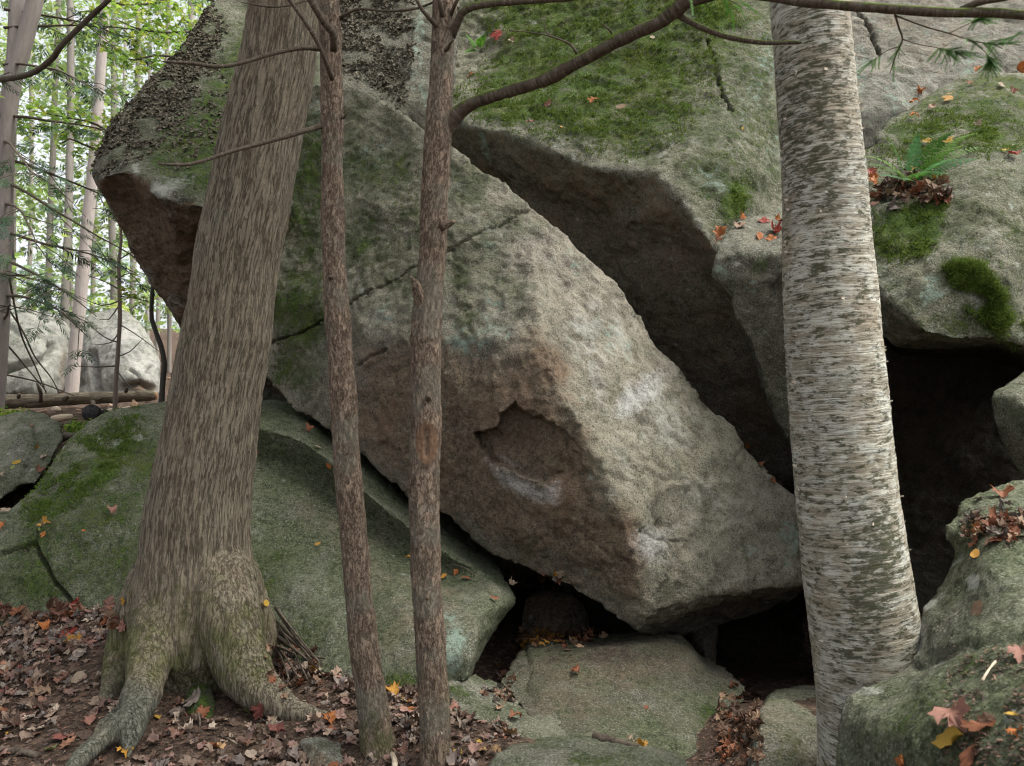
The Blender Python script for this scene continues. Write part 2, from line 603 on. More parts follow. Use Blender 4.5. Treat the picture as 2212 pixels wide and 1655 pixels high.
# ------------------------------------------------------------------ rocks
def rock(name, label, outline, inner=(), creases=(), thick=2.0, smooth=False, vox=.025, it=4, amp=1.0,
         grooves=(), dents=(), masks=None, mat=None, bscale=.8, upmoss=0.0, kind=None, seed=0.0, cat='boulder',
         grid=28, dirb=None, chip=1.0, fine=False):
    pts, key = [], {}

    def add(p):
        k = (round(p[0], 1), round(p[1], 1))
        if k not in key:
            key[k] = len(pts)
            pts.append(tuple(map(float, p)))
        return key[k]

    oi = [add(p) for p in outline]
    for p in inner:
        add(p)
    edges = []
    for c in creases:
        ii = [add(p) for p in c]
        edges += list(zip(ii[:-1], ii[1:]))
    if smooth:
        A = np.array(pts)
        f = tps(A[:, :2], A[:, 2], 1e-5)
        op = [pts[i] for i in oi]
        # densify outline
        dense = []
        for a, b in zip(op, op[1:] + op[:1]):
            k = max(1, int(math.hypot(b[0] - a[0], b[1] - a[1]) / grid))
            for j in range(k):
                t = j / k
                dense.append(tuple(a[q] + (b[q] - a[q]) * t for q in range(3)))
        gx, gy = np.meshgrid(np.arange(A[:, 0].min(), A[:, 0].max(), grid), np.arange(A[:, 1].min(), A[:, 1].max(), grid))
        gx = gx.ravel() + RNG.uniform(-3, 3, gx.size)
        gy = gy.ravel() + RNG.uniform(-3, 3, gy.size)
        ok = inpoly(gx, gy, op) & (dist_line(gx, gy, op, True) > grid * .55)
        gx, gy = gx[ok], gy[ok]
        gd = f(np.stack([gx, gy], 1)) if len(gx) else []
        pts = dense + list(zip(gx, gy, gd))
        oi = list(range(len(dense)))
        edges = []
    v2 = [Vector((p[0], -p[1])) for p in pts]
    oedge = list(zip(oi, oi[1:] + oi[:1]))
    cv, ce, cf, ov, _, _ = delaunay_2d_cdt(v2, oedge + edges, [], 1, 1e-4)
    P3 = []
    A = np.array(pts)
    for i, v in enumerate(cv):
        if ov[i]:
            P3.append(at(v.x, -v.y, pts[ov[i][0]][2]))
        else:
            j = np.argsort(np.hypot(A[:, 0] - v.x, A[:, 1] + v.y))[:3]
            P3.append(at(v.x, -v.y, A[j, 2].mean()))
    P3 = np.array(P3)
    V = list(P3)
    faces = [list(f_) for f_ in cf]
    und = {}
    for f_ in faces:
        for a, b in zip(f_, f_[1:] + f_[:1]):
            if (b, a) in und:
                del und[(b, a)]
            else:
                und[(a, b)] = 1
    nxt = dict(und.keys())
    st = next(iter(nxt))
    ring = [st]
    while nxt[ring[-1]] != st:
        ring.append(nxt[ring[-1]])
    n = len(ring)
    R0 = P3[ring]
    cen = R0.mean(0)
    dv = np.array(dirb, float) if dirb is not None else (cen - CAM) * np.array([1, 1, .35])
    dv /= np.linalg.norm(dv)
    prev = ring
    dmean = ((R0 - CAM) @ FWD).mean()
    for fr, sc in ((.35, 1.0), (.75, (1 + bscale) / 2), (1.0, bscale * .8)):
        base = len(V)
        d0 = (R0 - CAM) @ FWD
        flat = R0 + np.outer((dmean - d0) * min(1, fr * 1.2) * .5, FWD)
        Q = cen + (flat - cen) * sc + dv * thick * fr
        V += list(Q)
        cur = list(range(base, base + n))
        for i in range(n):
            j = (i + 1) % n
            faces.append([prev[j], prev[i], cur[i], cur[j]])
        prev = cur
    V.append(np.mean([V[i] for i in prev], axis=0))
    c = len(V) - 1
    for i in range(n):
        j = (i + 1) % n
        faces.append([prev[j], prev[i], c])
    me = bpy.data.meshes.new('tmp')
    me.from_pydata([tuple(v) for v in V], [], faces)
    me.update()
    o = bpy.data.objects.new('tmp', me)
    COL.objects.link(o)
    m = o.modifiers.new('r', 'REMESH')
    m.mode = 'VOXEL'
    m.voxel_size = vox
    m.use_smooth_shade = True
    if it:
        s_ = o.modifiers.new('s', 'SMOOTH')
        s_.factor = .5
        s_.iterations = it
    dg = bpy.context.evaluated_depsgraph_get()
    ev = o.evaluated_get(dg).to_mesh()
    nv = len(ev.vertices)
    co = np.empty(nv * 3, np.float32)
    ev.vertices.foreach_get('co', co)
    co = co.reshape(-1, 3).astype(float)
    no = np.empty(nv * 3, np.float32)
    ev.vertex_normals.foreach_get('vector', no)
    no = no.reshape(-1, 3).astype(float)
    lp = np.empty(len(ev.loops), np.int32)
    ev.loops.foreach_get('vertex_index', lp)
    fc = lp.reshape(-1, 4)
    o.evaluated_get(dg).to_mesh_clear()
    bpy.data.objects.remove(o)
    bpy.data.meshes.remove(me)
    if fine and (grooves or dents):
        px, py, dd = project(co)
        near = np.full(nv, 1e9)
        for line, wid, dep in grooves:
            near = np.minimum(near, dist_line(px, py, line) * dd / F_PX - wid * 2.2)
        for poly, fn, fe in dents:
            near = np.minimum(near, dist_line(px, py, poly, True) * dd / F_PX - .05)
        flag = (near < 0) & (((co - CAM) * no).sum(1) < 0)
        t_ = mesh_np('tmp', co, fc)
        bm = bmesh.new()
        bm.from_mesh(t_)
        bm.verts.ensure_lookup_table()
        ed = [e for e in bm.edges if flag[e.verts[0].index] and flag[e.verts[1].index]]
        bmesh.ops.subdivide_edges(bm, edges=ed, cuts=2, use_grid_fill=True)
        bmesh.ops.triangulate(bm, faces=bm.faces[:])
        bm.normal_update()
        bm.to_mesh(t_)
        bm.free()
        t_.update()
        nv = len(t_.vertices)
        co = np.empty(nv * 3, np.float32)
        t_.vertices.foreach_get('co', co)
        co = co.reshape(-1, 3).astype(float)
        no = np.empty(nv * 3, np.float32)
        t_.vertex_normals.foreach_get('vector', no)
        no = no.reshape(-1, 3).astype(float)
        lp = np.empty(len(t_.loops), np.int32)
        t_.loops.foreach_get('vertex_index', lp)
        fc = lp.reshape(-1, 3)
        bpy.data.meshes.remove(t_)
    Q = co + seed * 3.7
    dsp = .040 * pn(Q * 1.3) + .026 * pn(Q * 3.4 + 9) + .022 * (np.abs(pn(Q * 6.1 + 3)) - .18) \
        + .012 * pn(Q * 13 + 5) + .007 * pn(Q * 27 + 1)
    if vox < .022:
        dsp += .0045 * pn(Q * 44 + 2)
    # spalled flakes: broad terraces with abrupt little ledges
    tr = (pn(Q * 1.7 + 30) + .45 * pn(Q * 4.6 + 11) + .2 * pn(Q * 12 + 4)) * 5.0
    fl = np.floor(tr)
    dsp += chip * .017 * (fl + sstep(.82, 1.0, tr - fl) - tr * .55)
    tr = (pn(Q * 3.9 + 70) + .4 * pn(Q * 9.5 + 17)) * 4.0
    fl = np.floor(tr)
    dsp += chip * .008 * (fl + sstep(.78, 1.0, tr - fl) - tr * .5)
    dsp *= amp
    px, py, dd = project(co)
    facing = ((co - CAM) * no).sum(1) < 0
    for line, wid, dep in grooves:
        dm = dist_line(px, py, line) * dd / F_PX
        dm = np.abs(dm + .010 * pn(co * 12) + .004 * pn(co * 40))
        dsp -= np.where(facing, dep * sstep(wid, 0, dm), 0)
    co2 = co + no * dsp[:, None]
    for poly, fn, fe in dents:
        jx, jy = px + 5 * pn(co * 14), py + 5 * pn(co * 14 + 40)
        db = dist_line(jx, jy, poly, True)
        ins = inpoly(jx, jy, poly) & facing
        dep = fn(px, py) * sstep(0, fe, db)
        co2 += np.outer(np.where(ins, dep, 0), FWD)
    mk = masks or {}
    m1 = np.zeros((nv, 4))
    m2 = np.zeros((nv, 4))
    for i, k in enumerate(('moss', 'mint', 'brown', 'chalk')):
        if k in mk:
            m1[:, i] = eval_mask(px, py, mk[k])
    for i, k in enumerate(('dark', 'film', 'pale')):
        if k in mk:
            m2[:, i] = eval_mask(px, py, mk[k])
    if upmoss:
        m1[:, 0] = np.maximum(m1[:, 0], upmoss * sstep(.25, .8, no[:, 2]))
    m2[:, 3] = 1
    zb = co2[:, 2].min()
    base = np.array([co2[:, 0].mean(), co2[:, 1].mean(), zb])
    mesh = mesh_np(name, co2 - base, fc)
    attr_col(mesh, 'm1', m1)
    attr_col(mesh, 'm2', m2)
    ob = link(name, mesh, mat or M_GRAN, loc=Vector(base))
    tag(ob, label, cat, kind=kind)
    return ob


# ------------------------------------------------------------------ ground
GP = [(0, 1640, 3.45), (200, 1645, 3.4), (500, 1640, 3.45), (700, 1650, 3.45), (1000, 1648, 3.4), (0, 1480, 4.2),
      (150, 1400, 4.5), (0, 1345, 4.95), (250, 1305, 5.0), (420, 1462, 4.25), (600, 1500, 4.15), (600, 1400, 4.65),
      (750, 1460, 4.3), (900, 1492, 4.1), (1040, 1560, 3.8), (1180, 1612, 3.55), (1600, 1560, 4.0), (1590, 1645, 3.5), (1250, 1645, 3.85), (1350, 1655, 3.88), (1450, 1655, 3.88), (1525, 1650, 3.8), (1200, 1690, 3.4), (1350, 1720, 3.4),
      (1030, 1500, 4.9), (1640, 1515, 4.8), (100, 945, 8.0), (0, 900, 9.0), (230, 905, 9.0), (330, 880, 10.5), (0, 880, 12.0),
      (330, 860, 13.5), (150, 856, 14.0), (365, 800, 24.0), (100, 800, 26.0), (-500, 900, 10), (-300, 1300, 5.5)]
gw = ats(GP)
GC = [tuple(p) for p in gw] + [(0, 0, .0), (-2, 1, .1), (2, 1, .05), (1.5, 2.6, .0), (3, 3, .0), (1.5, 5.5, -.45), (3, 6, -.5),
                               (0.4, 6.5, -.3), (1.5, 8.5, -.9), (4, 8.5, -.9), (5, 11, -.6), (1.5, 11, -.4), (-.5, 14, 1.5), (14, 14, 1.2), (0, 30, 3.6), (25, 25, 3.5), (-40, 25, 4.5),
                               (-20, 45, 6.0), (20, 60, 7.0), (-60, 60, 8.0), (0, -25, -1.5), (40, -10, 0), (-40, -10, 0.5), (60, 60, 8), (0, 100, 10),
                               (-100, 100, 11), (100, 100, 11), (-100, 0, 3), (100, 0, 3), (0, -100, -2), (-100, -100, 0), (100, -100, 0)]
GC = np.array(GC)
_gf = tps(GC[:, :2], GC[:, 2], 2e-6)


def ground_z(x, y):
    Q = np.stack([np.atleast_1d(x), np.atleast_1d(y)], 1).astype(float)
    z = _gf(Q)
    P = np.stack([Q[:, 0], Q[:, 1], np.zeros(len(Q))], 1)
    near = np.exp(-((Q[:, 0]) ** 2 + (Q[:, 1] - 4) ** 2) / 60)
    z = z + near * (.045 * pn(P * 1.9 + 4) + .02 * pn(P * 6) + .010 * pn(P * 17)) + (1 - near) * .25 * pn(P * .35)
    return z


def graded(a, b, step, lo, hi):
    c = list(np.arange(a, b, step))
    s = step
    x = b
    while x < hi:
        c.append(x)
        s *= 1.14
        x += s
    c.append(hi)
    s = step
    x = a
    while x > lo:
        s *= 1.14
        x -= s
        c.append(max(x, lo))
    return np.array(sorted(set(c)))


gx, gy = graded(-3.4, 2.2, .035, -180, 180), graded(2.4, 6.2, .035, -180, 200)
X, Y = np.meshgrid(gx, gy)
Z = ground_z(X.ravel(), Y.ravel())
nx, ny = len(gx), len(gy)
I = np.arange(nx * ny).reshape(ny, nx)
GF = np.stack([I[:-1, :-1].ravel(), I[:-1, 1:].ravel(), I[1:, 1:].ravel(), I[1:, :-1].ravel()], 1)
g = link('ground', mesh_np('ground', np.stack([X.ravel(), Y.ravel(), Z], 1), GF), M_SOIL)
tag(g, 'dark brown forest soil under fallen leaves', 'ground', kind='structure')

# ------------------------------------------------------------------ boulders
# the leaning wedge in the middle of the picture
CRACK = [(560, 745), (640, 722), (690, 692), (760, 648), (830, 610), (890, 575), (960, 540), (1020, 508), (1075, 480), (1125, 453), (1150, 450)]
HEART = [(1019, 935), (1045, 930), (1074, 922), (1080, 900), (1098, 880), (1114, 863), (1121, 877), (1148, 897), (1171, 895), (1184, 910), (1221, 930),
         (1262, 975), (1240, 1022), (1201, 1034), (1175, 1047), (1144, 1037), (1098, 1014), (1064, 1007), (1034, 974)]
wedge_out = [(640, 172, 6.9), (690, 180, 6.85), (740, 170, 6.85), (784, 200, 6.75), (874, 245, 6.6), (919, 284, 6.5), (976, 319, 6.4), (1028, 364, 6.3),
             (1101, 401, 6.15), (1142, 441, 6.05), (1163, 458, 6.05), (1185, 476, 6.05), (1221, 508, 6.05), (1240, 536, 6.05), (1265, 553, 6.05), (1301, 583, 6.05),
             (1352, 637, 6.0), (1392, 693, 6.0), (1422, 750, 5.95), (1472, 800, 5.9), (1515, 850, 5.85), (1552, 887, 5.8), (1592, 924, 5.75), (1615, 964, 5.72),
             (1675, 1031, 5.65), (1715, 1061, 5.6), (1760, 1110, 5.6), (1770, 1200, 5.6), (1765, 1262, 5.6), (1740, 1285, 5.9), (1640, 1330, 6.2),
             (1480, 1380, 6.0), (1385, 1366, 5.25), (1372, 1356, 4.95), (1362, 1348, 4.92), (1271, 1299, 5.0), (1181, 1259, 5.12), (1071, 1206, 5.3), (954, 1119, 5.5), (884, 1087, 5.62), (774, 981, 5.85),
             (715, 940, 5.95), (621, 870, 6.2), (568, 813, 6.35), (560, 500, 6.6)]
wedge_cr = [[(1142, 441, 6.05), (1155, 560, 5.62), (1165, 690, 5.25), (1185, 790, 5.05), (1235, 880, 4.92), (1290, 985, 4.86), (1340, 1090, 4.84), (1372, 1210, 4.84), (1385, 1290, 4.85), (1390, 1330, 4.88), (1372, 1356, 4.95)],
            [(560, 500, 6.6), (600, 640, 6.25), (760, 690, 5.85), (860, 720, 5.62), (960, 730, 5.45), (1060, 728, 5.3), (1165, 690, 5.25)],
            [(1390, 1330, 4.88), (1472, 1309, 4.98), (1555, 1286, 5.12), (1650, 1276, 5.3), (1742, 1266, 5.5), (1765, 1262, 5.6)]]
wedge_in = [(900, 480, 6.0), (760, 400, 6.45), (1000, 850, 5.25), (1150, 1150, 5.02), (850, 950, 5.62), (1350, 800, 5.45), (1500, 1050, 5.3), (1600, 1150, 5.4), (1280, 650, 5.75)]
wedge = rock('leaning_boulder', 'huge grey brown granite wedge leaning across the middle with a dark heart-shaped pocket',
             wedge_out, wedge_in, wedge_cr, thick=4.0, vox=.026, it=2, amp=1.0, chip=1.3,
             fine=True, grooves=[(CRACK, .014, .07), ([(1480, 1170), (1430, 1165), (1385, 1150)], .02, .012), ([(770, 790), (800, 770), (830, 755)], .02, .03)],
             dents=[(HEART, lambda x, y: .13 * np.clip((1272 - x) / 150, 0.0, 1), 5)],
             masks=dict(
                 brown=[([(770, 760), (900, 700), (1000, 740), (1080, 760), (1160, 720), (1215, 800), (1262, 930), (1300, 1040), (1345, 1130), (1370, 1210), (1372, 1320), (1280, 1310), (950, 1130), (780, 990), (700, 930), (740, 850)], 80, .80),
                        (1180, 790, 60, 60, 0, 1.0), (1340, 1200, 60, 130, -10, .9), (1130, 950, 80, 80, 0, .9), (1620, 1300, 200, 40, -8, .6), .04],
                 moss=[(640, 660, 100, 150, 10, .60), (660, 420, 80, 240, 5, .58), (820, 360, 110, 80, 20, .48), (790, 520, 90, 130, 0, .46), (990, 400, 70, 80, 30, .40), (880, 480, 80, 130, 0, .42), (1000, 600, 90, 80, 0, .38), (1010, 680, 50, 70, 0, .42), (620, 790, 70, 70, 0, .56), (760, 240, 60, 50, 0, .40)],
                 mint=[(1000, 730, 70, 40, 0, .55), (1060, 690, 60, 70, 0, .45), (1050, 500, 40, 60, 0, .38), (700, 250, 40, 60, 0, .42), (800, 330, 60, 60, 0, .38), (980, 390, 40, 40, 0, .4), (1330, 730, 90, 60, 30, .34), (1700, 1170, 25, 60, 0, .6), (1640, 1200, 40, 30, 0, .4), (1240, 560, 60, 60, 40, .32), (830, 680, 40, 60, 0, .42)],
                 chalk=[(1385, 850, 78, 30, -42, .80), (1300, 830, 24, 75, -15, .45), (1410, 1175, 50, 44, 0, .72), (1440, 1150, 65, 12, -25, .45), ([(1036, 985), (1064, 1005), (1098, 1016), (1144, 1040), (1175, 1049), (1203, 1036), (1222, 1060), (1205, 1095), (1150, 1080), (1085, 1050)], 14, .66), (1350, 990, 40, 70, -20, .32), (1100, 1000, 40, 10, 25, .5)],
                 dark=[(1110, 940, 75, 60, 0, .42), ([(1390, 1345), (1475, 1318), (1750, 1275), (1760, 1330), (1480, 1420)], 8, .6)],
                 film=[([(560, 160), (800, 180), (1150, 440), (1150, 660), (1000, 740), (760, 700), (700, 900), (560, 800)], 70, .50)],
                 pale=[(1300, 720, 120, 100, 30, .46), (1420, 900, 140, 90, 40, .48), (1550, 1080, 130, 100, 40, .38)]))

# dark boulder behind the wedge with the overhanging nose
tripe_out = [(520, -60, 8.9), (464, 0, 8.6), (444, 30, 8.4), (397, 100, 7.9), (344, 147, 7.5), (307, 180, 7.3), (264, 230, 7.0), (234, 270, 6.8), (207, 311, 6.6), (195, 337, 6.5),
             (184, 374, 6.45), (190, 397, 6.45), (217, 431, 6.5), (244, 467, 6.6), (277, 521, 6.8), (287, 551, 6.85), (300, 580, 6.9), (334, 633, 7.1), (364, 680, 7.2), (397, 733, 7.4),
             (430, 800, 7.6), (480, 960, 7.9), (612, 1040, 8.0), (800, 1040, 8.2), (880, 700, 8.2), (880, 400, 7.9), (925, 285, 7.7), (985, 240, 7.8), (990, 100, 8.3), (1000, -60, 8.8)]  # lower right carried on, hidden, to block light from the left
tripe_cr = [[(184, 374, 6.45), (214, 386, 6.2), (277, 367, 6.1), (318, 384, 6.05), (327, 424, 5.98), (367, 437, 5.95), (417, 424, 5.95), (440, 450, 5.92), (560, 470, 6.2), (700, 400, 6.9)],
            [(880, -60, 8.7), (890, 60, 8.2), (905, 160, 7.95), (925, 285, 7.7)]]
tripe_in = [(450, 250, 6.9), (330, 300, 6.6), (560, 200, 7.4), (700, 100, 8.1), (800, 180, 7.9), (300, 460, 6.5), (380, 580, 6.75), (480, 700, 7.2), (860, 240, 7.6), (960, 100, 8.2)]
tripe = rock('overhanging_boulder', 'dark lichen and moss topped boulder with a brown overhanging nose at the left',
             tripe_out, tripe_in, tripe_cr, thick=2.4, vox=.034, it=2, amp=1.15, mat=M_DARK, seed=2,
             grooves=[([(826, 195), (850, 205), (868, 200)], .02, .06), ([(940, 120), (965, 60), (985, 20)], .03, .08)],
             masks=dict(moss=[([(330, 390), (300, 330), (420, 190), (540, 20), (620, 0), (620, 400), (440, 430)], 40, .62), (420, 100, 60, 120, 35, .45), (560, 60, 80, 60, 0, .5), .12],
                        brown=[([(200, 392), (270, 372), (318, 388), (325, 430), (367, 442), (417, 430), (440, 460), (700, 470), (700, 900), (420, 760), (300, 600)], 8, .95)],
                        dark=[([(300, 330), (260, 250), (340, 150), (450, 40), (480, 120), (400, 240)], 30, .5), (230, 420, 40, 30, 0, .5), ([(700, -60), (890, -60), (880, 240), (700, 180)], 30, .30), (900, 255, 30, 40, 0, .9), (270, 440, 60, 50, 20, .35)],
                        pale=[(360, 400, 45, 22, -10, .6), (340, 410, 20, 22, 0, .8), (405, 385, 30, 25, -30, .65), (425, 215, 18, 12, -20, .45), (360, 250, 20, 10, -20, .4), (235, 375, 22, 7, -15, .65), (295, 362, 12, 14, 0, .6), (285, 330, 16, 7, -30, .4), (450, 70, 12, 14, 0, .4)],
                        chalk=[(375, 655, 24, 26, 0, .55), (318, 595, 14, 26, -20, .5)],
                        film=[([(184, 360), (264, 220), (450, 0), (700, -60), (700, 400), (440, 430)], 30, .5)],
                        mint=[(905, 80, 20, 110, 5, .55), (915, 190, 14, 50, 0, .5)]))

# great mossy slab at the back with the shadowed lip
slab_out = [(860, -80, 9.9), (1700, -80, 8.6), (1760, 100, 7.8), (1760, 430, 6.7), (1740, 700, 6.9), (1740, 1650, 8.3), (1500, 1700, 8.6), (1150, 1650, 8.8), (850, 1200, 9.0), (860, 330, 8.7), (930, 300, 8.0), (975, 262, 7.75), (960, 215, 8.05), (900, 200, 8.6)]  # lower part extended downwards to seal the cave from light behind
lip = [(975, 262, 7.75), (1037, 277, 7.5), (1088, 284, 7.35), (1121, 297, 7.25), (1164, 317, 7.1), (1228, 341, 6.95), (1271, 361, 6.82), (1331, 376, 6.7), (1348, 369, 6.65),
       (1412, 376, 6.5), (1435, 391, 6.42), (1472, 434, 6.3), (1498, 481, 6.2), (1542, 541, 6.1), (1600, 600, 6.15), (1740, 700, 6.9)]
under = [(930, 300, 8.0), (1030, 345, 7.85), (1150, 420, 7.6), (1300, 480, 7.28), (1340, 490, 7.08), (1450, 530, 6.85), (1560, 640, 6.72), (1650, 780, 6.8), (1740, 1000, 7.1)]
ridge = [(1500, -80, 8.4), (1528, 83, 7.75), (1558, 180, 7.35), (1588, 227, 7.12), (1600, 300, 6.85), (1609, 384, 6.55), (1600, 470, 6.3), (1542, 541, 6.1)]
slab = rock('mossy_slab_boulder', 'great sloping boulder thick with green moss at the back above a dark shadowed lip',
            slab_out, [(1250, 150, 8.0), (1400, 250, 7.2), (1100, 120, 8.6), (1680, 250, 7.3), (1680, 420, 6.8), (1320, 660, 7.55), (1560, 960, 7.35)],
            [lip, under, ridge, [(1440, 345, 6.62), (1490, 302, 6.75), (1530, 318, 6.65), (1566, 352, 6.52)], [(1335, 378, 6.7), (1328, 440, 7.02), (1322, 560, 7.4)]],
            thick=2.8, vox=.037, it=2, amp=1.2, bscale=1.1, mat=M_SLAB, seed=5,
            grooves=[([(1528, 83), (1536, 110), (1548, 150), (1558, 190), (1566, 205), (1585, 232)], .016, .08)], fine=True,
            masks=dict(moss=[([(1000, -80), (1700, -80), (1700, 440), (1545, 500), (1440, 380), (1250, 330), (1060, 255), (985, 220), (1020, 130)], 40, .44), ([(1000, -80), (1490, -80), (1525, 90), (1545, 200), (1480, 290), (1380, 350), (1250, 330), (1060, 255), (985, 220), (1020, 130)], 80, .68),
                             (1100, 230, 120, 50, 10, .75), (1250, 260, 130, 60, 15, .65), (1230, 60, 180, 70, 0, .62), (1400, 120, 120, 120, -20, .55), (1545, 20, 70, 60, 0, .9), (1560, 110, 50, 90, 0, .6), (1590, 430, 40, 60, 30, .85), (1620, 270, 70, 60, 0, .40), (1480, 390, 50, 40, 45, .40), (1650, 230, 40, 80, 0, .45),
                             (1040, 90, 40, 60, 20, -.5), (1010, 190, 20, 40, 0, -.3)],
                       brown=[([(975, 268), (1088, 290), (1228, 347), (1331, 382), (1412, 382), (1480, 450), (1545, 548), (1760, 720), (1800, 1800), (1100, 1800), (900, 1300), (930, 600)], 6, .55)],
                       dark=[([(975, 268), (1088, 290), (1228, 347), (1331, 382), (1412, 382), (1480, 450), (1545, 548), (1760, 720), (1800, 1800), (1100, 1800), (900, 1300), (930, 600)], 6, .05), ([(1300, 1150), (1800, 1000), (1800, 1800), (1100, 1800)], 60, .8)],  # second polygon paints the cave shade under the wedge into the slab
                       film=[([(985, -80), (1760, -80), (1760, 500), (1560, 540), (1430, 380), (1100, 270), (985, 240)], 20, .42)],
                       mint=[([(1030, 283), (1045, 283), (1060, 330), (1058, 355), (1040, 350)], 8, .7), (1660, 130, 40, 70, 0, .5), (1640, 190, 40, 60, 0, .45), (1540, 390, 60, 40, 20, .5), (1600, 260, 60, 50, 0, .3), (1650, 60, 30, 40, 0, .4), (1680, 330, 30, 60, 0, .4)],
                       pale=[(1240, 10, 12, 8, 0, 1.), (1152, 48, 11, 7, 0, 1.), (1165, 115, 11, 8, 0, 1.), (1102, 160, 13, 8, 0, 1.), (1430, 335, 20, 10, -20, .7), (1380, 20, 30, 10, -15, .5), (1040, 75, 12, 20, 20, .5), (1330, 50, 12, 6, 0, .7), (1300, 180, 20, 8, 0, .4), (1410, 160, 20, 6, -30, .5), (1350, 240, 60, 20, 20, .32), (1500, 320, 50, 30, 0, .4)]))

# pale wall behind the birch
wall_out = [(1640, -120, 9.2), (2600, -120, 8.4), (2800, 600, 7.8), (2700, 1500, 9.8), (1740, 1500, 9.8), (1740, 560, 7.9), (1700, 300, 8.0)]  # bottom edge carried down to stop light leaking into the cave
wallr = rock('pale_cliff_boulder', 'pale grey upright rock face behind the birch at the upper right',
             wall_out, [(1850, 250, 7.7), (2050, 100, 8.0), (2200, 200, 7.8)], [[(1740, 560, 7.9), (2000, 560, 7.8), (2300, 560, 7.7), (2800, 600, 7.8)]], thick=2.2, vox=.04, bscale=1.25, it=3, amp=1.1, mat=M_PALE, seed=9,
             grooves=[([(1850, 15), (1856, 30), (1868, 40), (1880, 60), (1886, 78), (1892, 90), (1903, 112)], .02, .10)], fine=True,
             masks=dict(mint=[.24, (1860, 150, 40, 90, 0, .48), (1940, 210, 60, 60, 0, .46), (2000, 80, 120, 60, 0, .3), (2090, 150, 30, 30, 0, .5)], brown=[.14, (1980, 60, 200, 100, 0, .34), (1870, 80, 30, 90, 0, .3)], dark=[(1890, 330, 20, 30, 0, .6)], moss=[(2150, 30, 80, 40, 0, .3)]))

# ledge block beside the birch
ledge_out = [(1560, 512, 5.95), (1590, 470, 6.15), (1640, 456, 6.3), (1700, 455, 6.3), (1800, 470, 6.2), (1840, 700, 6.0), (1870, 1000, 5.95), (1900, 1500, 6.0), (1790, 1500, 6.1), (1760, 1150, 6.1), (1725, 1010, 6.0), (1705, 957, 6.0), (1682, 924, 5.98),
             (1655, 853, 5.92), (1619, 743, 5.85), (1585, 673, 5.82), (1582, 633, 5.8), (1560, 605, 5.78), (1538, 583, 5.76), (1543, 556, 5.78)]
ledge = rock('ledge_rock', 'narrow grey rock tucked behind the left side of the birch with leaves on its ledge',
             ledge_out, [(1700, 530, 5.75), (1640, 540, 5.72), (1640, 610, 5.68), (1700, 760, 5.7)], [[(1543, 556, 5.78), (1600, 545, 5.7), (1700, 545, 5.65), (1810, 560, 5.7)]],
             thick=3.0, vox=.022, it=3, amp=.9, mat=M_GREY, seed=13,
             masks=dict(mint=[(1560, 590, 25, 30, 0, .55), (1620, 620, 20, 25, 0, .4), (1575, 640, 10, 40, 0, .5)], moss=[(1640, 575, 40, 25, 0, .45), (1600, 560, 30, 20, 0, .35)], brown=[(1640, 620, 60, 60, 0, .35), (1680, 700, 60, 200, 0, .2)], pale=[(1560, 572, 24, 10, 0, .4)]))

# right mossy boulder carrying the fern
fern_out = [(1830, 320, 5.7), (1896, 322, 5.6), (1889, 294, 5.75), (1912, 264, 5.9), (1969, 227, 6.1), (2023, 187, 6.3), (2063, 164, 6.4), (2110, 150, 6.5), (2212, 150, 6.5), (2400, 190, 6.2), (2520, 420, 5.4),
            (2520, 800, 4.8), (2400, 840, 4.9), (2300, 800, 5.0), (2210, 768, 5.0), (2163, 752, 4.95), (2110, 757, 4.95), (2043, 756, 4.9), (1996, 754, 4.85), (1939, 750, 4.85), (1899, 715, 4.9), (1850, 660, 5.0), (1800, 560, 5.1), (1800, 450, 5.2)]
fern_cr = [[(1800, 450, 5.2), (1870, 452, 4.95), (1930, 445, 4.85), (1990, 420, 4.85), (2050, 395, 4.85), (2100, 350, 4.95), (2160, 325, 5.0), (2230, 345, 4.95), (2400, 420, 4.9)],
           [(1830, 320, 5.7), (1900, 400, 5.3), (1970, 385, 5.3), (2040, 350, 5.3), (2110, 320, 5.25), (2230, 315, 5.2)],
           [(1800, 560, 5.1), (1850, 590, 4.75), (1892, 623, 4.62), (1926, 660, 4.52), (1959, 690, 4.45), (2003, 728, 4.4), (2060, 738, 4.4), (2110, 740, 4.4), (2163, 736, 4.38), (2210, 752, 4.38), (2300, 790, 4.4), (2400, 830, 4.5)]]
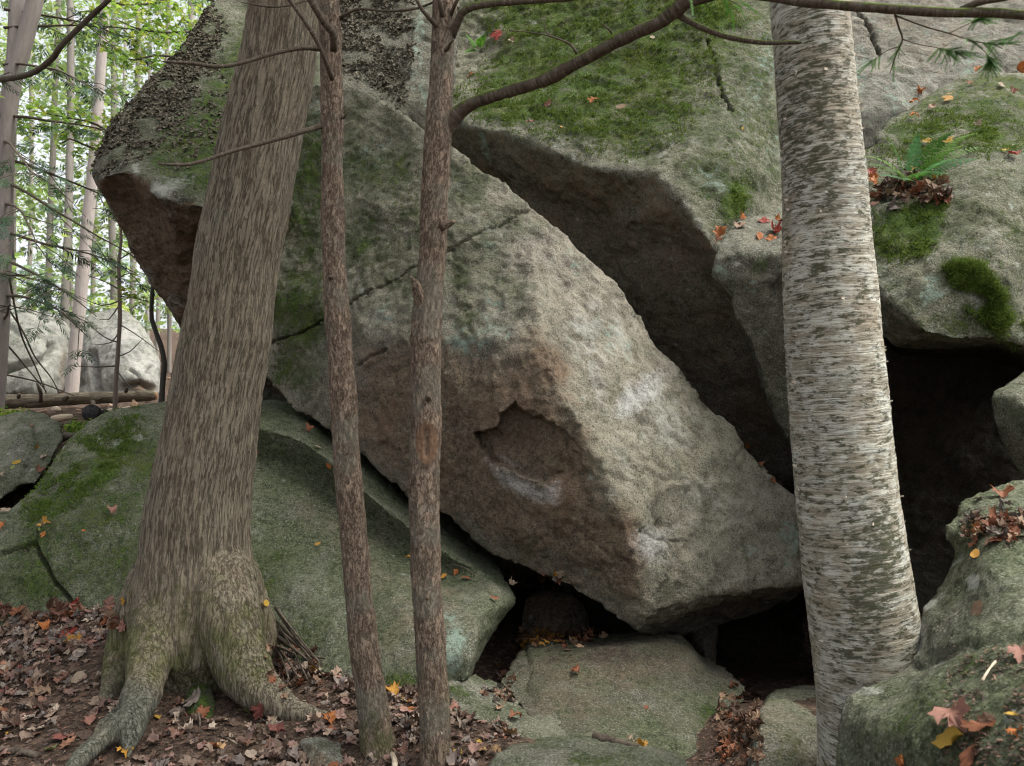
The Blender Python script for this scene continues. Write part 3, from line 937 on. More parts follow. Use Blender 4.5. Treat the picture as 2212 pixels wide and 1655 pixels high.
fernrock = rock('fern_boulder', 'round mossy boulder at the right overhanging a black cave with a fern on its ledge',
                fern_out, [(2050, 250, 5.75), (2180, 230, 5.7), (2050, 560, 4.5), (2180, 600, 4.4), (2150, 430, 4.65), (1930, 560, 4.68)], fern_cr, thick=4.4, vox=.029, it=3, amp=.9, bscale=1.25, mat=M_SLAB, seed=17,
                masks=dict(moss=[([(1880, 460), (1990, 430), (2060, 410), (2050, 480), (2010, 560), (1920, 570), (1880, 540)], 20, .72), ([(1890, 310), (2000, 190), (2120, 150), (2300, 160), (2300, 330), (2100, 340), (1950, 400)], 20, .56), (2010, 280, 120, 50, -20, .66), (2130, 290, 80, 50, 0, .72), (2160, 230, 90, 50, 0, .55), (1950, 290, 60, 40, 0, .6), (2100, 480, 90, 90, 0, .38), (2180, 420, 60, 70, 0, .36), (2090, 590, 60, 40, 20, .75), (2150, 690, 80, 40, 10, .6), (2060, 690, 90, 30, 10, .5), (2100, 180, 80, 20, -10, .4), (1980, 640, 60, 50, 0, .4), .34,
                                 (2108, 650, 26, 30, -20, -.9), (2000, 630, 40, 30, 0, -.4)],
                           film=[([(1800, 150), (2300, 120), (2300, 740), (2000, 730), (1880, 600)], 20, .40)],
                           mint=[(2010, 625, 35, 40, 20, .65), (1910, 590, 30, 20, 0, .35)], pale=[(2110, 650, 20, 26, -20, .45), (2060, 200, 30, 10, 0, .3), (2190, 480, 30, 50, 0, .3)],
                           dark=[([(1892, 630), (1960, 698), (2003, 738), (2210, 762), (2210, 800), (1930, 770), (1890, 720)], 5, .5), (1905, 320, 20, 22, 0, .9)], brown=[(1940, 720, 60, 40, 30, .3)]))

# rock filling the inside of the caves
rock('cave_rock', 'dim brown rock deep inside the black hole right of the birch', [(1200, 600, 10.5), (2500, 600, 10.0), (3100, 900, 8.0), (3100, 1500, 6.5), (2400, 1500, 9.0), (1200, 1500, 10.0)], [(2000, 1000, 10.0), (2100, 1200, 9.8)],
     thick=2.0, vox=.08, it=2, amp=1.8, mat=M_DARK, seed=21, masks=dict(brown=[.6], dark=[1.0]))  # full dark mask: cave shade put into the rock's colour
rock('side_block', 'dark grey block at the right edge under the cave roof', [(2183, 820, 4.3), (2150, 838, 4.25), (2133, 853, 4.2), (2143, 890, 4.2), (2153, 930, 4.2), (2166, 964, 4.22), (2190, 1005, 4.25), (2206, 1030, 4.3), (2300, 1090, 4.2), (2500, 1200, 3.9), (3300, 1500, 4.2), (3400, 600, 4.6), (2560, 640, 4.6), (2400, 720, 4.6), (2260, 770, 4.5)],  # right end runs on out of view, added to shut light out of the cave
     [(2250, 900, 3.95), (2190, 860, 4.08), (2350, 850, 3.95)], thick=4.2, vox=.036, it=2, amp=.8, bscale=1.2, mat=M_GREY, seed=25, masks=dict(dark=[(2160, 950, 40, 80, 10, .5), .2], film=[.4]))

# right foreground boulder
fr_out = [(2300, 1020, 3.5), (2210, 1030, 3.5), (2163, 1037, 3.45), (2120, 1057, 3.4), (2073, 1081, 3.35), (2066, 1104, 3.3), (2039, 1132, 3.22), (2036, 1159, 3.2), (2060, 1189, 3.2), (2043, 1232, 3.15), (2026, 1269, 3.12), (1986, 1309, 3.08),
          (1977, 1369, 3.0), (1979, 1403, 2.95), (1956, 1449, 2.84), (1909, 1469, 2.78), (1859, 1483, 2.75), (1826, 1499, 2.72), (1812, 1536, 2.68), (1806, 1570, 2.65), (1812, 1596, 2.62), (1802, 1655, 2.55), (1800, 1800, 2.45), (2100, 2000, 1.75), (2600, 2000, 1.5), (2700, 1300, 2.4)]
frontr = rock('foreground_boulder', 'grey green boulder in the right foreground pressed against the foot of the birch',
              fr_out, [(2100, 1230, 2.85), (2212, 1250, 2.6), (2130, 1120, 3.1), (2212, 1100, 3.1), (2050, 1380, 2.6), (2212, 1400, 2.2), (1990, 1480, 2.42), (1890, 1560, 2.4), (2000, 1620, 2.1), (2212, 1655, 1.75), (2100, 1520, 2.1), (2400, 1500, 1.8)],
              [[(2060, 1189, 3.2), (2110, 1165, 3.02), (2212, 1150, 2.9)]], thick=1.5, smooth=True, vox=.014, it=3, amp=.42, mat=M_GREY, seed=29, dirb=(.8, 1, -.25),
              grooves=[([(1980, 1440), (2060, 1400), (2140, 1380), (2212, 1380)], .03, .02)],
              masks=dict(film=[.72], moss=[(2000, 1540, 120, 60, -30, .44), (2080, 1420, 60, 60, 0, .40), (2080, 1300, 120, 80, 0, .18), (1870, 1590, 50, 40, 0, .3)],
                         mint=[(2000, 1330, 30, 60, 30, .35)], pale=[(2095, 1252, 14, 22, 30, .9), (1880, 1490, 40, 12, -10, .6), (2010, 1300, 40, 9, -35, .7), (1990, 1370, 25, 50, 0, .55), (1980, 1405, 20, 30, 0, .5), (2060, 1215, 35, 10, -30, .5), (2040, 1110, 30, 8, -20, .4)],
                         chalk=[(1985, 1350, 22, 30, 10, .4)], dark=[(2170, 1500, 80, 60, 20, .35)]))

# left boulder in front
left_out = [(-350, 1150, 5.6), (-120, 1120, 5.55), (0, 1118, 5.45), (30, 1092, 5.5), (75, 1058, 5.6), (110, 1002, 5.75), (150, 945, 5.95), (190, 910, 6.1), (235, 888, 6.2), (300, 871, 6.35), (365, 865, 6.4), (460, 862, 6.5), (565, 864, 6.6), (640, 868, 6.6), (700, 890, 6.7),
            (800, 960, 6.8), (930, 1060, 6.7), (1060, 1180, 6.2), (1098, 1249, 5.35), (1118, 1289, 5.1), (1080, 1340, 5.0), (1045, 1400, 4.9), (1013, 1472, 4.5), (971, 1485, 4.25), (850, 1510, 4.1), (740, 1480, 4.2), (620, 1440, 4.5), (400, 1400, 4.75), (250, 1350, 4.85), (0, 1400, 4.8), (-350, 1420, 4.9)]
left_in = [(200, 1100, 5.35), (100, 1250, 5.0), (300, 1230, 5.05), (330, 950, 5.9), (600, 1230, 5.1), (700, 1350, 4.65), (850, 1300, 4.7), (900, 1420, 4.2), (100, 1120, 5.35), (-150, 1250, 5.1)]
left_cr = [[(1118, 1289, 5.1), (1060, 1318, 4.62), (1031, 1334, 4.45), (1036, 1366, 4.35), (1025, 1420, 4.25), (1011, 1470, 4.2)],
           [(500, 900, 5.95), (560, 922, 5.82), (650, 950, 5.70), (720, 1000, 5.58), (800, 1070, 5.42), (900, 1150, 5.22), (980, 1205, 5.12), (1060, 1245, 5.15)],
           [(480, 960, 5.85), (560, 985, 5.92), (650, 1015, 5.86), (720, 1065, 5.74), (800, 1135, 5.56), (880, 1190, 5.38), (960, 1235, 5.22)],
           [(560, 1080, 5.55), (660, 1120, 5.42), (740, 1180, 5.2), (820, 1240, 4.95), (900, 1280, 4.78)]]
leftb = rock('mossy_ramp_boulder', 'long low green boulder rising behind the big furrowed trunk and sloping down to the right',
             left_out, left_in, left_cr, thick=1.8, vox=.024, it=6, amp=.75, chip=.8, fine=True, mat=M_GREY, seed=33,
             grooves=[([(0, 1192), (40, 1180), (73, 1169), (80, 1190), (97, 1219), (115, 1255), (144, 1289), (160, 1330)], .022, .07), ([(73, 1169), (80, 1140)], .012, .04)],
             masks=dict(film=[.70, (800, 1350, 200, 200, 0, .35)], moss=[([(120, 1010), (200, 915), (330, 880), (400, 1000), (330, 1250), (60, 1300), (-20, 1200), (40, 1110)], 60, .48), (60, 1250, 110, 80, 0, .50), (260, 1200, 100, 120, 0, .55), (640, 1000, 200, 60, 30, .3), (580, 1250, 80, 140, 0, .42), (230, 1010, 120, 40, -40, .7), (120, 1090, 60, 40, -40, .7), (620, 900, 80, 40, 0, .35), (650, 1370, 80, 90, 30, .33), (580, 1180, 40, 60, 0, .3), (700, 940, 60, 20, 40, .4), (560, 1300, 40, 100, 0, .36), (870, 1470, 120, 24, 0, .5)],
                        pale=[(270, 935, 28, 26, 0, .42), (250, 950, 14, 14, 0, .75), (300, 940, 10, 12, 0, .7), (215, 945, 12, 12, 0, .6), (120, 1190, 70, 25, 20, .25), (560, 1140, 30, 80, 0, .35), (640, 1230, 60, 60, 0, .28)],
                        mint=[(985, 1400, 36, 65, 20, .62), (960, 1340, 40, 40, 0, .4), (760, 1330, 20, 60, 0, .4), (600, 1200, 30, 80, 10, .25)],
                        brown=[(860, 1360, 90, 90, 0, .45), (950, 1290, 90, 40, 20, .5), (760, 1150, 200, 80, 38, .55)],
                        dark=[([(540, 925), (650, 955), (720, 1005), (900, 1155), (1060, 1250), (1040, 1300), (900, 1240), (760, 1170), (650, 1080), (540, 1040)], 25, .55), (1060, 1380, 30, 80, 20, .4)]))  # long polygon paints the shade band below the lip; brown tints it too

rock('slab_stone', 'low pale green slab of stone sloping beside the foot of the second thin trunk', [(940, 1478, 4.2), (971, 1466, 4.28), (1010, 1470, 4.3), (1071, 1503, 4.15), (1135, 1546, 3.95), (1205, 1592, 3.75), (1240, 1620, 3.65), (1200, 1660, 3.5), (1100, 1600, 3.65), (1030, 1570, 3.75), (960, 1545, 3.85), (900, 1530, 3.95)],
     [(1010, 1500, 4.05), (1090, 1545, 3.9)], thick=.7, vox=.016, it=4, amp=.6, mat=M_GREY, seed=37, masks=dict(film=[.5], moss=[(990, 1495, 60, 20, 15, .5), (1060, 1530, 50, 15, 30, .35)], pale=[(1130, 1560, 40, 15, 30, .2)]))

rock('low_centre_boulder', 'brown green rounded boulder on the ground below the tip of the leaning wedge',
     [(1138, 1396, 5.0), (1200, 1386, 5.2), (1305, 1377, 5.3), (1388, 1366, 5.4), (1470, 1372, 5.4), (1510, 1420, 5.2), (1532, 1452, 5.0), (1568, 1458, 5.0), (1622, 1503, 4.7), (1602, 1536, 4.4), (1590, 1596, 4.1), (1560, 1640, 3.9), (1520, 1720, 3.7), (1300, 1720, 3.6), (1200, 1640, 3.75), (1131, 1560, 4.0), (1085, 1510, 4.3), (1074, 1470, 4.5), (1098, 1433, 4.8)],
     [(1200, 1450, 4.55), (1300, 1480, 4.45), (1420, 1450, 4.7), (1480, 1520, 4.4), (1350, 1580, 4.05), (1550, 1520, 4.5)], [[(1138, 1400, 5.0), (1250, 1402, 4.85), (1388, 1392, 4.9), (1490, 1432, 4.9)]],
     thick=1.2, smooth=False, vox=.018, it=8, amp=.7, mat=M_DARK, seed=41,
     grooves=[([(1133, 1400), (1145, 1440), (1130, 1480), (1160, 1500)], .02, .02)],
     masks=dict(film=[(1450, 1600, 200, 90, 0, .6), (1500, 1540, 120, 80, 0, .55), .3], brown=[(1300, 1430, 260, 80, 0, .55), (1200, 1500, 160, 90, 0, .45), .2], dark=[.42, (1300, 1400, 260, 60, 0, .7)], moss=[(1540, 1560, 60, 70, 0, .45), (1400, 1600, 80, 50, 0, .34)]))  # dark: dirt tone all over, wedge's shade painted along the top
rock('bottom_boulder', 'smooth grey green boulder top at the bottom edge below the centre', [(1030, 1690, 2.98), (1054, 1655, 3.08), (1104, 1633, 3.18), (1171, 1610, 3.28), (1238, 1596, 3.34), (1288, 1603, 3.34), (1372, 1620, 3.28), (1438, 1634, 3.23), (1490, 1665, 3.13), (1560, 1800, 2.78), (1250, 1900, 2.58), (980, 1800, 2.73)],
     [(1250, 1650, 3.03), (1150, 1700, 2.88), (1400, 1700, 2.93)], thick=.8, smooth=True, vox=.016, it=5, amp=.6, mat=M_GREY, seed=45, masks=dict(film=[.6], moss=[(1280, 1640, 90, 20, 5, .45)], pale=[(1180, 1625, 40, 10, -15, .2)]))
rock('upright_block', 'squared olive grey block standing left of the foot of the birch', [(1665, 1533, 3.75), (1692, 1539, 3.75), (1769, 1576, 3.6), (1840, 1610, 3.55), (1850, 1800, 3.3), (1590, 1850, 3.0), (1615, 1655, 3.35), (1632, 1596, 3.45), (1642, 1549, 3.6)],
     [(1680, 1580, 3.45), (1730, 1640, 3.3)], [[(1642, 1549, 3.6), (1680, 1562, 3.5), (1769, 1600, 3.45)]], thick=.7, vox=.014, it=5, amp=.6, mat=M_GREY, seed=49, masks=dict(film=[.5], moss=[(1700, 1610, 50, 50, 0, .35)], brown=[.3]))
rock('cave_mouth_stone', 'low rounded stone in the cave mouth just left of the birch', [(1640, 1530, 4.4), (1662, 1506, 4.5), (1709, 1497, 4.6), (1765, 1502, 4.6), (1850, 1530, 4.5), (1840, 1640, 4.0), (1680, 1640, 3.9)], [(1730, 1550, 4.2)],
     thick=.8, smooth=True, vox=.02, it=4, amp=.6, mat=M_DARK, seed=53, masks=dict(film=[.4], moss=[(1740, 1520, 40, 20, 0, .4)]))
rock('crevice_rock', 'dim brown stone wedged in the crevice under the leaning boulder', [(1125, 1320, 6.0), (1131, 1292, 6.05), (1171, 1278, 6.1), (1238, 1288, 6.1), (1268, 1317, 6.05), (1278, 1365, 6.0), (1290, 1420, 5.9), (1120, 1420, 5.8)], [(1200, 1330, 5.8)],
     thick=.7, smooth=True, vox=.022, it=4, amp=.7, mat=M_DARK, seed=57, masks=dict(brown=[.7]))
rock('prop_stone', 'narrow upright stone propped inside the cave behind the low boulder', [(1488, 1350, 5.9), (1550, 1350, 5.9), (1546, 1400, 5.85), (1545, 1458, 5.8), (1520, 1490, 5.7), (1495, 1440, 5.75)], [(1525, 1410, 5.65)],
     thick=.5, vox=.018, it=4, amp=.6, mat=M_DARK, seed=61, masks=dict(brown=[.3], dark=[.8]))  # dark mask puts the shade of the cave into the stone's colour
rock('far_left_boulder', 'low blue grey boulder with scattered leaves at the left edge', [(-300, 960, 7.2), (-100, 905, 7.5), (20, 898, 7.5), (57, 888, 7.6), (85, 890, 7.6), (110, 898, 7.5), (134, 915, 7.3), (138, 940, 7.1), (130, 962, 6.9), (110, 1000, 6.7), (92, 1030, 6.6), (77, 1046, 6.5), (45, 1050, 6.5), (0, 1080, 6.4), (-60, 1140, 6.2), (-350, 1200, 6.2)],
     [(50, 950, 6.9), (20, 1020, 6.5), (-100, 1000, 6.7), (90, 950, 6.95)], thick=1.4, vox=.022, it=6, amp=.8, mat=M_GREY, seed=65,
     grooves=[([(45, 905), (75, 925), (80, 960)], .02, .04), ([(80, 960), (60, 1000), (50, 1030)], .02, .03)], masks=dict(film=[.5], moss=[(30, 1055, 40, 20, 0, .4)], dark=[(40, 1065, 60, 14, -20, .5)]))
rock('tilted_stone', 'small tilted flat stone with moss left of the first thin trunk', [(640, 1603, 3.62), (655, 1590, 3.66), (690, 1588, 3.66), (735, 1605, 3.6), (745, 1640, 3.5), (750, 1690, 3.3), (700, 1700, 3.28), (665, 1650, 3.45)], [(690, 1612, 3.52)],
     [[(640, 1603, 3.62), (672, 1604, 3.54), (700, 1620, 3.48), (742, 1655, 3.42)]], thick=.22, vox=.010, it=3, amp=.35, mat=M_GREY, seed=69, cat='stone', masks=dict(moss=[(710, 1610, 40, 14, 20, .5)], pale=[(665, 1597, 30, 8, 0, .3)], brown=[([(645, 1608), (672, 1606), (742, 1660), (700, 1700), (660, 1650)], 5, .6)]))
rock('mossy_stone', 'little mossy stone between the roots of the big trunk', [(402, 1480, 4.1), (415, 1463, 4.15), (438, 1462, 4.15), (455, 1480, 4.1), (462, 1520, 3.95), (455, 1560, 3.85), (410, 1560, 3.85), (398, 1520, 3.95)], [(430, 1505, 3.93)],
     thick=.25, smooth=True, grid=12, vox=.010, it=4, amp=.35, mat=M_GREY, seed=73, cat='stone', masks=dict(moss=[.62, (430, 1480, 40, 20, 0, .9)], brown=[(440, 1530, 30, 20, 0, .4)]))
rock('buried_stone', 'pale stone tip showing at the bottom edge under the big trunk', [(342, 1655, 3.45), (352, 1640, 3.5), (372, 1637, 3.5), (400, 1655, 3.45), (410, 1720, 3.3), (335, 1720, 3.3)], [(372, 1665, 3.38)],
     thick=.25, smooth=True, grid=12, vox=.010, it=3, amp=.3, mat=M_GREY, seed=75, cat='stone')

# sunlit boulders in the distance
rock('distant_grey_boulder', 'large pale grey boulder with a dark crack in the distance at the left edge', [(-250, 610, 15.5), (-60, 620, 15.5), (0, 639, 15.2), (31, 645, 15.2), (63, 668, 15), (104, 668, 15.2), (134, 685, 15.2), (160, 720, 15.3), (152, 790, 15), (140, 840, 14.6), (125, 870, 14.3), (-250, 880, 14)],
     [(50, 750, 14.2), (-100, 760, 14), (100, 760, 14.3), (20, 830, 13.9), (100, 820, 14)], thick=3, smooth=True, grid=16, vox=.05, it=4, amp=1.4, mat=M_BG, seed=79,
     grooves=[([(-40, 815), (0, 804), (52, 785), (100, 774), (117, 757), (112, 745)], .10, .22), ([(0, 690), (40, 720)], .1, .1)], masks=dict(moss=[(10, 740, 60, 60, 0, .3)], dark=[(20, 850, 90, 20, 0, .5), (0, 800, 60, 14, -15, .4), (30, 740, 50, 60, 0, .25)], brown=[(138, 800, 8, 50, 0, .5)]))
rock('distant_white_boulder', 'bright whitish dome-shaped boulder in the distance behind the fallen log', [(150, 850, 15), (150, 720, 15.6), (184, 682, 15.6), (209, 674, 15.6), (250, 664, 15.6), (282, 674, 15.5), (309, 697, 15.4), (330, 735, 15.2), (344, 774, 15), (348, 837, 14.7), (338, 875, 14.4), (250, 880, 14.3), (160, 880, 14.3)],
     [(260, 740, 14.6), (220, 800, 14.5), (300, 790, 14.4), (180, 780, 14.9), (290, 818, 14.1), (310, 812, 14.15)], [], thick=3, smooth=True, grid=14, vox=.045, it=4, amp=1.2, mat=M_BG, seed=83,
     grooves=[([(198, 764), (203, 790), (207, 815), (209, 845)], .10, .30), ([(278, 795), (292, 803), (300, 812)], .05, .12), ([(322, 800), (330, 790)], .05, .12), ([(268, 836), (300, 828), (330, 840)], .09, .16)],
     masks=dict(brown=[(305, 838, 40, 12, 0, .85), (320, 850, 25, 14, 0, .5)], dark=[(208, 825, 6, 25, 0, .6)]))
#PART2
# ------------------------------------------------------------------ tubes, trunks and branches
def catmull(P, R, step):
    P = np.asarray(P, float)
    R = np.asarray(R, float)
    A = np.vstack([2 * P[0] - P[1], P, 2 * P[-1] - P[-2]])
    out, ro = [], []
    for i in range(len(P) - 1):
        p0, p1, p2, p3 = A[i:i + 4]
        k = max(1, int(round(np.linalg.norm(p2 - p1) / step)))
        for j in range(k):
            t = j / k
            out.append(.5 * (2 * p1 + (p2 - p0) * t + (2 * p0 - 5 * p1 + 4 * p2 - p3) * t * t + (3 * p1 - p0 - 3 * p2 + p3) * t ** 3))
            ro.append(R[i] + (R[i + 1] - R[i]) * t)
    out.append(P[-1])
    ro.append(R[-1])
    return np.array(out), np.array(ro)


def tube(P, R, seg=8, step=.05, disp=None, seed=0.0):
    """swept round section with closed ends -> V, quads, trunk coordinates, radial normals"""
    seg += seg % 2
    P, R = catmull(P, R, step)
    n = len(P)
    T = np.gradient(P, axis=0)
    T /= np.linalg.norm(T, axis=1)[:, None] + 1e-9
    s = np.concatenate([[0], np.cumsum(np.linalg.norm(np.diff(P, axis=0), axis=1))])
    ref = np.array([1.0, 0, 0]) if abs(T[0][0]) < .8 else np.array([0, 0, 1.0])
    u = ref - T * (T @ ref)[:, None]
    u /= np.linalg.norm(u, axis=1)[:, None] + 1e-9
    v = np.cross(T, u)
    th = np.linspace(0, 2 * np.pi, seg, endpoint=False)
    c, sn = np.cos(th), np.sin(th)
    N = u[:, None, :] * c[None, :, None] + v[:, None, :] * sn[None, :, None]
    rm = R[:, None] * np.ones(seg)[None]
    tc = np.stack([rm * c, rm * sn, np.repeat(s[:, None], seg, 1)], 2).reshape(-1, 3) + seed
    N = N.reshape(-1, 3)
    V = np.repeat(P, seg, 0) + N * rm.reshape(-1)[:, None]
    if disp is not None:
        V = V + N * disp(tc, V)[:, None]
    I = np.arange(n * seg).reshape(n, seg)
    J = np.roll(I, -1, 1)
    Fq = np.stack([I[:-1].ravel(), J[:-1].ravel(), J[1:].ravel(), I[1:].ravel()], 1)
    b = len(V)
    V = np.vstack([V, P[0] - T[0] * R[0] * .1, P[-1] + T[-1] * R[-1] * .3])
    tc = np.vstack([tc, [[0, 0, 0]], [[0, 0, s[-1]]]])
    N = np.vstack([N, -T[0], T[-1]])
    c0 = np.stack([np.full(seg // 2, b), I[0, 1::2][::-1][:seg // 2], I[0, 0::2][::-1][:seg // 2], np.roll(I[0, 1::2][::-1], -1)[:seg // 2]], 1)
    e = I[-1]
    c1 = np.stack([np.full(seg // 2, b + 1), e[0::2], e[1::2], np.roll(e[0::2], -1)], 1)
    return V, np.vstack([Fq, c0, c1]), tc, N


def part_tube(name, parent, P, R, mat, seg=8, step=.05, disp=None, green=0.0, maskf=None, seed=0.0, kind=None):
    V, Fq, tc, N = tube(P, R, seg, step, disp, seed)
    base = np.array(parent.location) if parent is not None else V.mean(0)
    if parent is not None and parent.parent is not None:
        base = base + np.array(parent.parent.location)
    me = mesh_np(name, V - base, Fq)
    attr_vec(me, 'tc', tc)
    m = np.zeros((len(V), 4))
    m[:, 0] = green
    if maskf:
        maskf(V, N, m)
    attr_col(me, 'm1', m)
    o = link(name, me, mat, parent)
    if parent is None:
        o.location = Vector(base)
    if kind:
        o['kind'] = kind
    return o


def pxtube(name, parent, L, mat=None, seg=8, step=.04, **k):
    """L: (x, y, depth, radius in px)"""
    P = ats([q[:3] for q in L])
    R = [q[3] * q[2] / F_PX for q in L]
    return part_tube(name, parent, P, R, mat or M_LIMB, seg, step, **k)


def twiggy(tc, V):
    return .0015 * pn(V * 60) + .003 * pn(V * 18)


def leafcloud(name, parent, C, size, cols, mat, flat=.6, kind=None, base=None, shape='rhomb', squash=.55):
    """many leaf sized faces at the points C (n,3), joined as one crown mesh"""
    n = len(C)
    a = RNG.normal(size=(n, 3)) * np.array([1, 1, 1 - flat])
    a /= np.linalg.norm(a, axis=1)[:, None]
    up = RNG.normal(size=(n, 3)) * (1 - flat) + np.array([0, 0, flat])
    b = np.cross(up, a)
    b /= np.linalg.norm(b, axis=1)[:, None] + 1e-9
    s = size * RNG.uniform(.6, 1.3, n)[:, None]
    if shape == 'rhomb':
        tpl = np.array([(-.5, 0), (0, -squash / 2), (.5, 0), (0, squash / 2)])
        F0 = np.array([[0, 1, 2, 3]])
    else:                                       # five pointed leaf
        tpl = np.array([(-.45, 0), (-.18, -.16), (-.3, -.5), (.06, -.2), (.5, 0), (.06, .2), (-.3, .5), (-.18, .16)])
        F0 = np.array([[0, 1, 3, 4], [0, 4, 5, 7], [1, 2, 3, 3], [7, 5, 6, 6]])
        F0 = np.array([[0, 1, 3, 4], [0, 4, 5, 7]])
        F3 = [[1, 2, 3], [5, 6, 7]]
    k = len(tpl)
    V = C[:, None, :] + s[:, None] * (tpl[None, :, 0:1] * a[:, None, :] + tpl[None, :, 1:2] * b[:, None, :])
    if k == 8:
        nrm = np.cross(a, b)
        V[:, [2, 4, 6]] -= (.12 * s[:, None] * nrm[:, None, :])
    V = V.reshape(-1, 3)
    off = (np.arange(n) * k)[:, None, None]
    if k == 8:
        T3 = np.array([[0, 1, 3], [0, 3, 4], [0, 4, 5], [0, 5, 7], [1, 2, 3], [5, 6, 7]])
        Fq = (T3[None] + off).reshape(-1, 3)
    else:
        Fq = (F0[None] + off).reshape(-1, 4)
    cols = np.array(cols)
    cc = cols[RNG.integers(0, len(cols), n)] * RNG.uniform(.7, 1.3, (n, 1))
    lc = np.ones((n, k, 4))
    lc[:, :, :3] = cc[:, None]
    bs = np.array(parent.location) if parent is not None else np.zeros(3)
    me = mesh_np(name, V - bs, Fq, False)
    attr_col(me, 'lc', lc.reshape(-1, 4))
    o = link(name, me, mat, parent)
    if kind:
        o['kind'] = kind
    return o


def clumps(centers, rad, per):
    centers = np.asarray(centers, float)
    P = np.repeat(centers, per, 0)
    d = RNG.normal(size=P.shape)
    d /= np.linalg.norm(d, axis=1)[:, None]
    r = RNG.uniform(0, 1, len(P)) ** .45
    return P + d * r[:, None] * np.asarray(rad)


def blob_centers(c, r, n):
    d = RNG.normal(size=(n, 3))
    d /= np.linalg.norm(d, axis=1)[:, None]
    return np.asarray(c) + d * (RNG.uniform(0, 1, (n, 1)) ** .4) * np.asarray(r)


GREENS = [(.05, .10, .018), (.075, .13, .022), (.10, .15, .03), (.14, .17, .03)]
BRIGHT = [(.17, .32, .045), (.22, .38, .06), (.28, .42, .07), (.36, .42, .07)]
HEMG = [(.030, .075, .030), (.045, .10, .045), (.06, .12, .05), (.04, .085, .05)]


def crown(parent, c, r, n, per=26, leaf=.15, cols=GREENS, rad=.55):
    C = clumps(blob_centers(c, r, n), rad, per)
    return leafcloud('crown', parent, C, leaf, cols, M_GREENLEAF, .5)


# ---- big furrowed trunk with its roots
big_c = [(617, 0, 146), (600, 134, 157), (565, 291, 169), (541, 417, 173), (513, 553, 173), (491, 720, 180), (470, 830, 187), (452, 954, 197), (431, 1087, 213), (424, 1185, 222), (421, 1269, 244), (420, 1336, 268), (425, 1400, 262), (430, 1470, 190)]
BD = 4.32
bt = empty('furrowed_tree', at(425, 1455, BD), 'massive leaning tree with furrowed brown bark and spreading roots at the left', 'tree')
vs, fs, no = [], [], 0


def addtube(P, R, seg=28, step=.05):
    global no
    V, Fq, tc, N = tube(P, R, seg, step)
    vs.append(V)
    fs.append(Fq + no)
    no += len(V)


L = [(660, -330, 118), (640, -150, 134)] + big_c
addtube(ats([(x, y, BD) for x, y, w in L]), [w / 2 * BD / F_PX for x, y, w in L], 40)
roots = [
    [(405, 1105, 4.32, 28), (387, 1175, 4.29, 44), (372, 1235, 4.25, 58), (345, 1330, 4.12, 58), (328, 1402, 4.0, 50), (317, 1469, 3.85, 43), (292, 1536, 3.66, 36), (262, 1566, 3.55, 31), (225, 1592, 3.47, 22), (187, 1626, 3.37, 18), (150, 1668, 3.24, 14), (110, 1730, 3.1, 10)],
    [(292, 1536, 3.68, 34), (284, 1575, 3.56, 28), (280, 1605, 3.50, 18), (278, 1640, 3.42, 6)],
    [(396, 1110, 4.32, 28), (368, 1180, 4.31, 43), (345, 1240, 4.30, 56), (292, 1340, 4.28, 48), (268, 1400, 4.25, 36), (255, 1460, 4.15, 30), (232, 1510, 4.0, 22), (205, 1550, 3.9, 15), (170, 1590, 3.75, 8)],
    [(440, 1110, 4.32, 28), (456, 1180, 4.27, 53), (470, 1240, 4.22, 70), (495, 1340, 4.12, 68), (515, 1420, 4.05, 60), (550, 1478, 3.97, 48), (596, 1516, 3.9, 34), (645, 1538, 3.85, 22), (700, 1550, 3.82, 13), (745, 1560, 3.8, 5)],
    [(450, 1120, 4.32, 28), (477, 1190, 4.36, 44), (500, 1250, 4.40, 58), (545, 1340, 4.45, 46), (575, 1400, 4.5, 34), (600, 1440, 4.5, 22), (640, 1470, 4.4, 8)],
    [(325, 1490, 3.82, 20), (300, 1500, 3.85, 15), (262, 1532, 3.78, 12), (225, 1560, 3.7, 9), (195, 1600, 3.6, 5)],
]
for r_ in roots:
    addtube(ats([q[:3] for q in r_]), [q[3] * q[2] / F_PX for q in r_], 22, .04)
tm = mesh_np('tmp', np.vstack(vs), np.vstack(fs))
to = link('tmp', tm)
md = to.modifiers.new('r', 'REMESH')
md.mode = 'VOXEL'
md.voxel_size = .012
sm = to.modifiers.new('s', 'SMOOTH')
sm.iterations = 6
sm.factor = .5
dg = bpy.context.evaluated_depsgraph_get()
ev = to.evaluated_get(dg).to_mesh()
co = np.empty(len(ev.vertices) * 3, np.float32)
ev.vertices.foreach_get('co', co)
co = co.reshape(-1, 3).astype(float)
nn = np.empty(len(ev.vertices) * 3, np.float32)
ev.vertex_normals.foreach_get('vector', nn)
nn = nn.reshape(-1, 3).astype(float)
lp = np.empty(len(ev.loops), np.int32)
ev.loops.foreach_get('vertex_index', lp)
fc = lp.reshape(-1, 4)
bpy.data.objects.remove(to)
ax_z = ats([(x, y, BD) for x, y, w in L])[::-1]
cx_ = np.interp(co[:, 2], ax_z[:, 2], ax_z[:, 0])
tcb = np.stack([co[:, 0] - cx_, co[:, 1] - BD, co[:, 2]], 1)
wz = tcb + .028 * np.stack([pn(tcb * 5), pn(tcb * 5 + 20), np.zeros(len(co))], 1)
rg = 1 - np.abs(pn(wz * np.array([21, 21, 3.2]))) * 3.2
rg2 = pn(wz * np.array([48, 48, 11]))
px, py, dd = project(co)
lower = sstep(1250, 1420, py)
amp_ = .0095 * (1 - .65 * sstep(1480, 1560, py))
co2 = co + nn * ((rg - .4) * amp_ + rg2 * .004 + .014 * pn(tcb * 2.3) + .006 * pn(tcb * np.array([8, 8, 3])) * (1 + 2 * lower))[:, None]
me = mesh_np('trunk', co2 - np.array(bt.location), fc)
